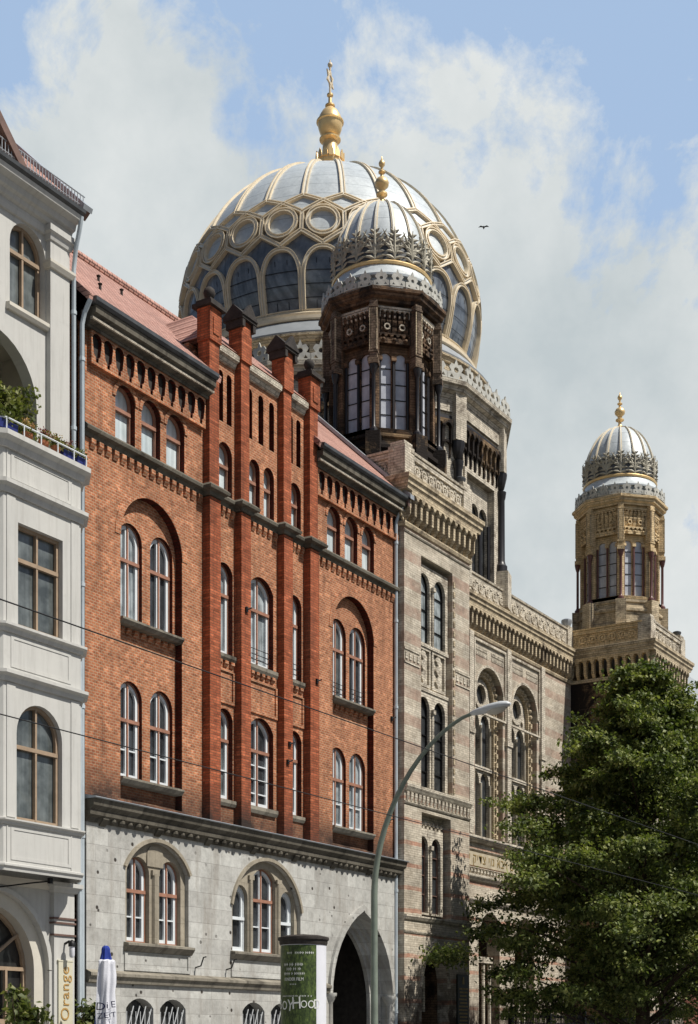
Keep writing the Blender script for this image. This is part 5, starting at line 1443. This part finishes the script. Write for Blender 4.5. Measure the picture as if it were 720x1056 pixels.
# planters along the railing
PL = [(26.0, .62, 'leaf2', None, 'bluebox', 'long blue planter of green leaves at the left end of the balcony rail'),
      (26.75, .34, 'leaf2', 'peach', 'terracotta', 'balcony planter with peach flowers below the tall shrub'),
      (27.32, .36, 'leaf2', 'pink', 'terracotta', 'balcony pot of dark pink flowers, first to the right of the shrub'),
      (27.75, .3, 'leaf2', 'peach', 'terracotta', 'balcony pot of pale peach flowers between two pink ones'),
      (28.15, .4, 'leaf2', 'pink', 'bluebox', 'dark blue balcony planter of pink flowers near the right corner'),
      (28.62, .3, 'leaf2', None, 'bluebox', 'blue planter of pale green leaves on the balcony corner, beside the brick wall')]
for i, (x, w, lm, fm, bm_, lab) in enumerate(PL):
    t = thing('flower_planter', (x, 26.02, 16.54), lab, 'planter', 'planters along the balcony rail')
    m = MB()
    if bm_ == 'bluebox':
        m.xprism(x-w/2, x+w/2, [(25.93, 16.545), (26.13, 16.545), (26.16, 16.74), (26.13, 16.745), (26.11, 16.7), (25.95, 16.7), (25.93, 16.745), (25.9, 16.74)], 0)
    else:
        for k in (-.08, .1): m.lathe([(.06, 16.545), (.09, 16.72), (.1, 16.74), (.07, 16.735), (.01, 16.7)], x+k*w*2, 26.02, 10)
    m.build('box' if bm_ == 'bluebox' else 'pot', MT[bm_], t)
    c = [((x+rnd.uniform(-.4, .4)*w, 26.02+rnd.uniform(-.05, .05), 16.82+rnd.uniform(0, .08)), (.18, .16, .16), 45) for _ in range(5)]
    leaves(c, 40+i, (.05, .09), .8).build('leaf_mass', MT[lm], t, smooth=0, fix=False)
    if fm:
        c = [((x+rnd.uniform(-.4, .4)*w, 25.99+rnd.uniform(-.05, .05), 16.9+rnd.uniform(0, .1)), (.14, .13, .1), 26) for _ in range(5)]
        leaves(c, 60+i, (.04, .07), .8).build('flowers', MT[fm], t, smooth=0, fix=False)
# plants down in the street
def bamboo(loc, hgt, label, seed, spread):
    r = random.Random(seed); cl = []; st = []
    for i in range(16):
        a = r.uniform(0, 2*PI); d = r.uniform(0, spread); hh = hgt*r.uniform(.75, 1.0)
        p0 = (loc[0]+.1*math.cos(a), loc[1]+.1*math.sin(a), loc[2]+.4); p1 = (loc[0]+d*math.cos(a), loc[1]+d*math.sin(a), loc[2]+hh)
        st.append([p0, tuple((p0[k]+p1[k])/2+(.1 if k == 2 else 0) for k in range(3)), p1])
        for f in (.45, .62, .8, 1.0): cl.append(((p0[0]+(p1[0]-p0[0])*f, p0[1]+(p1[1]-p0[1])*f, p0[2]+(p1[2]-p0[2])*f), (.22, .22, .25), 16))
    t = shrub('potted_plant', loc, label, 'plant', cl, 'leaf2', seed, (.12, .24), 'potted plants at the foot of the houses', st)
    m = MB(); m.lathe([(.22, loc[2]), (.3, loc[2]+.42), (.33, loc[2]+.45), (.27, loc[2]+.45), (.02, loc[2]+.4)], loc[0], loc[1], 14); m.build('pot', MT['terracotta'], t)
bamboo((25.2, 24.6, 0), 2.75, 'potted plant with long green leaves before the arched shop window', 31, .7)
bamboo((29.2, 26.2, 0), 2.5, 'leafy potted plant by the downpipe between the white and the brick house', 32, .35)

# ------------------------------------------------------------------ street lamp
lx, ly = 34.46, 20.5
SL = thing('street_lamp', (lx, ly, 0), 'tall green street lamp with a curved arm and a pale lamp head', 'street lamp')
pts = [(lx, ly, 0), (lx, ly, 3), (lx, ly, 5.6)]
for k in range(1, 15):
    t = k/14
    pts.append((lx, ly-3.1*(t**1.75), 5.6+4.6*(1-(1-t)**1.45)))
m = MB(); m.tube(pts, [.115, .1, .092]+[.09-.045*k/14 for k in range(1, 15)], 14)
m.lathe([(.16, 0), (.16, .5), (.15, .56), (.125, .62), (.12, 1.4), (.1, 1.45)], lx, ly, 16)
m.build('pole', MT['lampgreen'], SL, smooth=1)
m = MB(); m.box(lx-.045, lx+.045, ly-.118, ly-.09, .7, 1.15, 0); m.build('hatch', MT['lampgreen'], SL, smooth=0)
hx, hy, hz = lx, ly-3.1, 10.2
Th = lambda p: (hx+p[0], hy-p[1]*math.cos(.1)+0, hz+p[2]+p[1]*math.sin(.1))
m = MB(Th)
secs = [(-.12, .06, .05, .05), (.0, .1, .08, .08), (.15, .13, .1, .09), (.45, .16, .13, .1), (.75, .165, .13, .07), (.95, .12, .09, .05), (1.04, .04, .03, .03)]
vs = []; n = 14
for (y, w, up, dn) in secs:
    for j in range(n):
        a = 2*PI*j/n; vs.append((w*math.cos(a), y, (up if math.sin(a) > 0 else dn)*math.sin(a)))
fs = [(i*n+j, i*n+(j+1) % n, (i+1)*n+(j+1) % n, (i+1)*n+j) for i in range(len(secs)-1) for j in range(n)]
fs += [tuple(range(n)), tuple((len(secs)-1)*n+j for j in range(n))]
m.add(vs, fs, 0)
lh = m.build('lamp_head', MT['lamphead'], SL, smooth=1)
m = MB(Th); vs = []
secs = [(.34, .03, .03), (.42, .1, .1), (.6, .13, .14), (.8, .11, .11), (.92, .03, .03)]
for (y, w, dn) in secs:
    for j in range(n):
        a = PI+PI*j/(n-1); vs.append((w*math.cos(a), y, -.055+dn*math.sin(a)))
m.add(vs, [(i*n+j, i*n+j+1, (i+1)*n+j+1, (i+1)*n+j) for i in range(len(secs)-1) for j in range(n-1)], 0)
m.build('lamp_bowl', MT['lampglass'], lh, smooth=1, fix=False)

# ------------------------------------------------------------------ advertising column
ax, ay, ar, ah = 35.0, 23.2, .655, 4.28
AC = thing('advertising_column', (ax, ay, 0), 'round advertising column with a green film poster and white paper strip', 'advertising column')
m = MB(); m.lathe([(.72, 0), (.72, .45), (.68, .5), (ar, .52), (ar, ah), (.02, ah)], ax, ay, 48, 0); m.build('column_body', MT['paper'], AC, smooth=.8)
m = MB(); m.lathe([(ar-.02, ah-.02), (.68, ah-.02), (.7, ah+.04), (.7, ah+.1), (.74, ah+.13), (.74, ah+.2), (.5, ah+.26), (.02, ah+.3)], ax, ay, 48, 0); m.build('column_cap', MT['darkstone'], AC, smooth=.6)
caz = math.atan2(0-ay, 0-ax)          # azimuth of the street corner the poster faces
def cylp(u, z, off): a = caz+u/ar; return (ax+(ar+off)*math.cos(a), ay+(ar+off)*math.sin(a), z)
def sheet(u0, u1, z0, z1, off, n=20):
    vs = []; fs = []
    for i in range(n+1):
        u = u0+(u1-u0)*i/n
        vs += [cylp(u, z0, off), cylp(u, z1, off)]
    return vs, [(2*i, 2*i+2, 2*i+3, 2*i+1) for i in range(n)]
m = MB(); m.add(*sheet(-1.35, .385, .9, 4.24, .005), 0); po = m.build('poster', MT['poster'], AC, smooth=1, fix=False)
L = MB()
def ctext(body, uc, z, size, rot=0.0, sh=0.0, sx=1.0):
    vs, fs = text_mb(body, size, .004, sh)
    c, s_ = math.cos(rot), math.sin(rot)
    L.add([cylp(uc+(x*c-y*s_)*sx, z+x*s_+y*c, .012+zz) for x, y, zz in vs], fs, 0)
# hand-lettered title, each letter a little askew
x = -.98
for ch, sz, rt, dz, adv in (('B', .42, .1, 0, .24), ('O', .36, -.1, -.02, .24), ('Y', .46, -.15, -.06, .2), ('H', .5, .06, 0, .24), ('O', .3, .1, .03, .2), ('O', .32, -.08, .02, .2), ('D', .38, .05, .01, .2)):
    ctext(ch, x+adv/2, 2.42+dz, sz, rt, 0, .82); x += adv*.98
r = random.Random(5)
def scrawl(u0, u1, z, hgt):                # lines of print too small to read
    u = u0
    while u < u1:
        w = r.uniform(.025, .05)
        L.add([cylp(u, z+r.uniform(-.01, .01), .012), cylp(u+w*.35, z, .012), cylp(u+w*.35, z+hgt, .012), cylp(u, z+hgt*r.uniform(.85, 1.1), .012)], [(0, 1, 2, 3)], 0)
        L.add([cylp(u+w*.35, z+hgt*.4, .012), cylp(u+w*.8, z+hgt*.4, .012), cylp(u+w*.8, z+hgt*.65, .012), cylp(u+w*.35, z+hgt*.65, .012)], [(0, 1, 2, 3)], 0)
        u += w+(.05 if r.random() < .22 else .012)
scrawl(-.62, -.0, 3.64, .085); scrawl(-.52, -.1, 3.51, .085); scrawl(-.62, .03, 3.38, .085)
ctext('KINDER FILM', -.3, 3.22, .13, 0, 0, .82)
scrawl(-.4, -.2, 3.1, .035); scrawl(-.7, .22, 2.76, .045)
for a, b in ((-.5, -.3), (-.24, -.02), (.06, .28)): scrawl(a, b, 3.98, .065)
L.build('lettering', MT['textwhite'], po, smooth=0, fix=False)
m = MB(); m.add(*sheet(.39, .98, .9, 4.24, .006), 0); m.build('white_strip', MT['paper'], AC, smooth=1, fix=False)

# ------------------------------------------------------------------ folded parasol
px, py = 24.4, 21.4
PS = thing('folded_parasol', (px, py, 0), 'folded blue and white parasol with navy lettering, tied upright by the brick house', 'parasol')
m = MB(); m.tube([(px, py, 0), (px, py, 3.64)], .03, 8); m.lathe([(.3, 0), (.3, .06), (.06, .1), (.05, .4), (.03, .42)], px, py, 16); m.build('pole', MT['lamphead'], PS)
def drape(a0, a1, zs, n=48):
    vs = []; fs = []; k = len(zs)
    for i in range(n+1):
        a = a0+(a1-a0)*i/n
        for (z, r_, fold) in zs:
            rr = r_*(1+fold*math.sin(a*6+z*1.3)+fold*.6*math.sin(a*11-z*2.1)+.03*math.sin(z*5+a*3))
            vs.append((px+rr*math.cos(a)+.02*math.sin(z*2.4), py+rr*math.sin(a), z+.03*math.sin(a*5)*fold*4))
    for i in range(n):
        for j in range(k-1): fs.append((i*k+j, (i+1)*k+j, (i+1)*k+j+1, i*k+j+1))
    return vs, fs
ca = math.atan2(-py, -px)
prof_w = [(1.0+.2*i, .235-.004*i+(.02 if 8 < i < 11 else 0), .22-.012*i) for i in range(12)]+[(3.28, .2, .09), (3.31, .16, .06), (3.325, .05, 0)]
prof_b = [(1.0+.2*i, .245-.008*i, .18-.008*i) for i in range(12)]+[(3.36, .12, .1), (3.46, .095, .08), (3.55, .09, .06), (3.6, .07, .03), (3.63, .02, 0)]
m = MB(); m.add(*drape(ca-R(52), ca+R(118), prof_w), 0); cw = m.build('white_canopy', MT['whitecloth'], PS, smooth=1, fix=False)
m = MB(); m.add(*drape(ca+R(112), ca+R(312), prof_b), 0); m.add(*drape(ca+R(-60), ca+R(112), [p for p in prof_b if p[0] > 3.0]), 0); m.build('blue_canopy', MT['blue'], PS, smooth=1, fix=False)
L = MB()
def ptext(body, a0, z, size, rot):
    vs, fs = text_mb(body, size, .004)
    c, s_ = math.cos(rot), math.sin(rot)
    out = []
    for x, y, zz in vs:
        u = x*c-y*s_; zq = z+x*s_+y*c; a = ca+a0+u/.22; out.append((px+.3*math.cos(a), py+.3*math.sin(a), zq))
    L.add(out, fs, 0)
ptext('D', R(-22), 2.2, .24, -.05); ptext('i', R(8), 2.24, .2, 0); ptext('E', R(36), 2.26, .2, .1)
ptext('ZEiT', R(8), 2.03, .17, .12)
L.build('lettering', MT['navy'], cw, smooth=0, fix=False)

# ------------------------------------------------------------------ sign, lamp, plaque, fence, wires, bird
SG = thing('shop_sign', (28.99, 26.8, 1.0), 'tall cream sign board with ochre lettering on the white pilaster', 'sign')
m = MB(); m.box(28.72, 29.26, 26.81, 26.855, .9, 3.62, 0); m.box(28.7, 29.28, 26.8, 26.856, 3.622, 3.66, 0); m.build('board', MT['signcream'], SG, smooth=0)
vs, fs = text_mb('Café Orange', .46, .012, 0, 1.05, 'RIGHT')
m = MB(); m.add([(29.11-y, 26.8-z, 3.5+x) for x, y, z in vs], fs, 0); m.build('lettering', MT['signgold'], SG, smooth=0, fix=False)
WLm = thing('wall_lamp', (29.0, 26.84, 4.1), 'small wall lamp with black hood above the cream sign', 'lamp')
m = MB(); m.tube([(29.0, 26.85, 4.1), (29.0, 26.7, 4.16), (29.0, 26.58, 4.1)], .035, 8); m.lathe([(.1, 4.02), (.1, 4.1), (.06, 4.17), (.01, 4.2)], 29.0, 26.6, 12); m.build('hood', MT['black'], WLm)
m = MB(); m.lathe([(.01, 3.72), (.05, 3.73), (.075, 3.78), (.075, 4.02), (.02, 4.03)], 29.0, 26.6, 12); m.build('lamp_tube', MT['paper'], WLm)
PQ = thing('plaque', (51.6, 26.6, 2.2), 'dark plaque with gilt lines of lettering beside the synagogue portal', 'plaque')
m = MB(); m.box(51.12, 52.05, 26.57, 26.645, 1.4, 4.1, 0); m.build('panel', MT['plaque'], PQ, smooth=0)
m = MB(); z = 3.5
for k in range(12):
    x = 51.22+r.uniform(0, .1)
    while x < 51.95-r.uniform(0, .1):
        w = r.uniform(.03, .09); m.box(x, min(x+w, 51.97), 26.563, 26.571, z, z+.07, 0); x += w+.025
    z -= .14
m.plate([(51.5, 3.72), (51.68, 3.72), (51.64, 4.0), (51.54, 4.0)], [], 26.56, 26.571, 0)
m.build('lettering', MT['plaquegold'], PQ, smooth=0)
FN = thing('iron_fence', (60, 25.2, 0), 'black iron fence with spear tips along the synagogue front', 'fence')
m = MB(); x = 53.2
while x < 72.0:
    m.tube([(x, 25.2, .1), (x, 25.2, 2.4)], .02, 5); m.lathe([(.02, 2.4), (.05, 2.48), (.002, 2.64)], x, 25.2, 6); x += .16
m.tube([(53, 25.2, .3), (72, 25.2, .3)], .025, 5); m.tube([(53, 25.2, 2.2), (72, 25.2, 2.2)], .025, 5)
m.build('railings', MT['black'], FN)
for k in range(6):
    x = 53.1+k*3.75; m = MB(); m.box(x-.09, x+.09, 25.11, 25.29, 0, 2.6, 0); m.lathe([(.06, 2.6), (.13, 2.66), (.1, 2.8), (.01, 2.9)], x, 25.2, 10); m.build('fence_post', MT['black'], FN)
for y, z, lab in ((11.0, 6.13, 'upper dark tram cable crossing the brick house at window height'), (13.0, 5.55, 'lower dark tram cable crossing the brick house below its upper windows')):
    m = MB(); m.tube([(-40+k*24, y, z+.05*((k-4)/4)**2) for k in range(10)], .008, 6)
    tag(m.build('tram_cable', MT['wire'], loc=(0, y, z)), lab, 'cable', 'tram cables over the street')
m = MB(); m.tube([(36, 11.4, 5.12), (44, 11.9, 5.12), (60, 12.8, 5.2)], .012, 6)
SP = m.build('span_wire', MT['wire'], loc=(36, 11.4, 5.12)); tag(SP, 'thin wire with a pale insulator rod in front of the lime tree', 'cable')
m = MB(); m.tube([(37.4, 11.487, 5.13), (40.4, 11.675, 5.14)], .035, 8); m.build('insulator', MT['insul'], SP)
b0 = Vector((50.53, 25.14, 32.9))
BD = MB()
vv = Vector((b0.x, b0.y, 0)).normalized(); rt = Vector((vv.y, -vv.x, 0))
def bp(a, b, c): a, b, c = a*.6, b*.6, c*.6; q = b0+rt*a+vv*b+Vector((0, 0, c)); return (q.x, q.y, q.z)
BD.add([bp(.0, -.2, 0), bp(.07, -.05, .03), bp(0, -.03, .08), bp(-.07, -.05, .03), bp(0, .22, -.02), bp(0, 0, -.08), bp(.06, .05, 0), bp(-.06, .05, 0)],
       [(0, 1, 2), (0, 2, 3), (0, 3, 5), (0, 5, 1), (1, 6, 2), (2, 7, 3), (2, 6, 4), (2, 4, 7), (3, 7, 5), (5, 6, 1), (5, 4, 6), (5, 7, 4)], 0)
for s in (-1, 1):
    BD.add([bp(s*.04, -.06, .04), bp(s*.2, -.1, .08), bp(s*.36, .02, .02), bp(s*.18, .05, .05), bp(s*.05, .06, .03)], [(0, 1, 2, 3, 4)] if s > 0 else [(4, 3, 2, 1, 0)], 0)
tag(BD.build('bird', MT['black'], loc=tuple(b0), smooth=0), 'small dark bird flying in the sky right of the dome', 'bird')

# ------------------------------------------------------------------ sky, sun, camera
SUN_EL, SUN_AZ = R(54), R(10)            # azimuth measured from the street side (-Y) towards +X
w = bpy.data.worlds.new('World'); sc.world = w; w.use_nodes = True
nt = w.node_tree; nt.nodes.clear()
N = nt.nodes.new; LK = nt.links.new
out = N('ShaderNodeOutputWorld')
sky = N('ShaderNodeTexSky'); sky.sky_type = 'NISHITA'; sky.sun_disc = False
sky.sun_elevation = SUN_EL; sky.sun_rotation = PI-SUN_AZ; sky.air_density = 1.0; sky.dust_density = 1.6; sky.ozone_density = 1.5
bg = N('ShaderNodeBackground'); bg.inputs[1].default_value = .055
LK(sky.outputs[0], bg.inputs[0])
tc = N('ShaderNodeTexCoord')
nr = N('ShaderNodeVectorMath'); nr.operation = 'NORMALIZE'; LK(tc.outputs['Generated'], nr.inputs[0])
def vmath(op, a, b):
    x = N('ShaderNodeVectorMath'); x.operation = op
    LK(a, x.inputs[0])
    if isinstance(b, tuple): x.inputs[1].default_value = b
    else: LK(b, x.inputs[1])
    return x.outputs
def wm(op, a, b, clamp=False):
    x = N('ShaderNodeMath'); x.operation = op; x.use_clamp = clamp
    for i, v in enumerate((a, b)):
        if isinstance(v, (int, float)): x.inputs[i].default_value = v
        else: LK(v, x.inputs[i])
    return x.outputs[0]
def wnoise(scale, det, rough, off=(0, 0, 0), dist=0):
    x = N('ShaderNodeTexNoise'); x.inputs['Scale'].default_value = scale; x.inputs['Detail'].default_value = det
    x.inputs['Roughness'].default_value = rough; x.inputs['Distortion'].default_value = dist
    LK(vmath('ADD', nr.outputs[0], off)[0], x.inputs['Vector']); return x.outputs['Fac']
CLOUD_OFF = (16.05, 5.95, 1.03)
st = vmath('MULTIPLY', nr.outputs[0], (1, 1, 1.25))[0]
n1 = wnoise(3.1, 12, .6, CLOUD_OFF, .15)
n2 = wnoise(10.0, 10, .66, (5, 2, 1), .3)
sx = N('ShaderNodeSeparateXYZ'); LK(nr.outputs[0], sx.inputs[0])
# cumulus bank standing above the roofs in the north-east, thinning upwards
dirb = vmath('DOT_PRODUCT', nr.outputs[0], (.80, .44, .40))[1]
bias = wm('ADD', wm('MULTIPLY', wm('SUBTRACT', dirb, .97), 1.2), wm('MINIMUM', wm('MULTIPLY', wm('SUBTRACT', .57, sx.outputs[2]), .95), .2))
dens = wm('ADD', wm('ADD', n1, wm('MULTIPLY', wm('SUBTRACT', n2, .5), .42)), bias)
cr = N('ShaderNodeValToRGB'); cr.color_ramp.elements[0].position = .485; cr.color_ramp.elements[1].position = .55
LK(dens, cr.inputs[0])
sh = N('ShaderNodeValToRGB'); e = sh.color_ramp.elements
e[0].position = .3; e[0].color = (.49, .545, .565, 1); e[1].position = .62; e[1].color = (.76, .78, .77, 1)
LK(wnoise(4.2, 7, .6, (1.1, 4.2, .4)), sh.inputs[0])
bg2 = N('ShaderNodeBackground'); LK(sh.outputs[0], bg2.inputs[0]); bg2.inputs[1].default_value = 1.0
mx = N('ShaderNodeMixShader'); LK(cr.outputs[0], mx.inputs[0]); LK(bg.outputs[0], mx.inputs[1]); LK(bg2.outputs[0], mx.inputs[2])
# thin high haze paling the blue between the clouds
bg3 = N('ShaderNodeBackground'); bg3.inputs[0].default_value = (.50, .68, .95, 1); bg3.inputs[1].default_value = 1.0
mh = N('ShaderNodeMixShader'); mh.inputs[0].default_value = .5; LK(wm('MULTIPLY', wm('MULTIPLY', wm('SUBTRACT', dirb, .58), 3.4, True), .66), mh.inputs[0]); LK(bg.outputs[0], mh.inputs[1]); LK(bg3.outputs[0], mh.inputs[2]); LK(mh.outputs[0], mx.inputs[1])
LK(mx.outputs[0], out.inputs[0])

sd = bpy.data.lights.new('sun', 'SUN'); sd.energy = 5.0; sd.angle = R(.53); sd.color = (1.0, .95, .87)
so = bpy.data.objects.new('sun', sd); COL.objects.link(so); so.location = (20, -30, 60)
d = Vector((math.sin(SUN_AZ)*math.cos(SUN_EL), -math.cos(SUN_AZ)*math.cos(SUN_EL), math.sin(SUN_EL)))
so.rotation_euler = d.to_track_quat('Z', 'Y').to_euler()

cam = bpy.data.cameras.new('camera'); co = bpy.data.objects.new('camera', cam); COL.objects.link(co); sc.camera = co
co.location = (0, 0, 1.6)
th = math.atan(928/1500)
co.rotation_euler = (PI/2, 0, -(PI/2-th))
cam.sensor_fit = 'AUTO'; cam.sensor_width = 36; cam.lens = 36*1500/1056; cam.shift_y = (1070-528)/1056
cam.clip_start = .2; cam.clip_end = 4000
sc.view_settings.view_transform = 'Standard'; sc.view_settings.look = 'None'
sc.view_settings.exposure = .12; sc.view_settings.gamma = 1
sc.render.engine = 'CYCLES'
sc.cycles.max_bounces = 6; sc.cycles.diffuse_bounces = 3; sc.cycles.glossy_bounces = 3; sc.cycles.transmission_bounces = 2
sc.cycles.use_denoising = True
sc.render.resolution_x = 698; sc.render.resolution_y = 1024
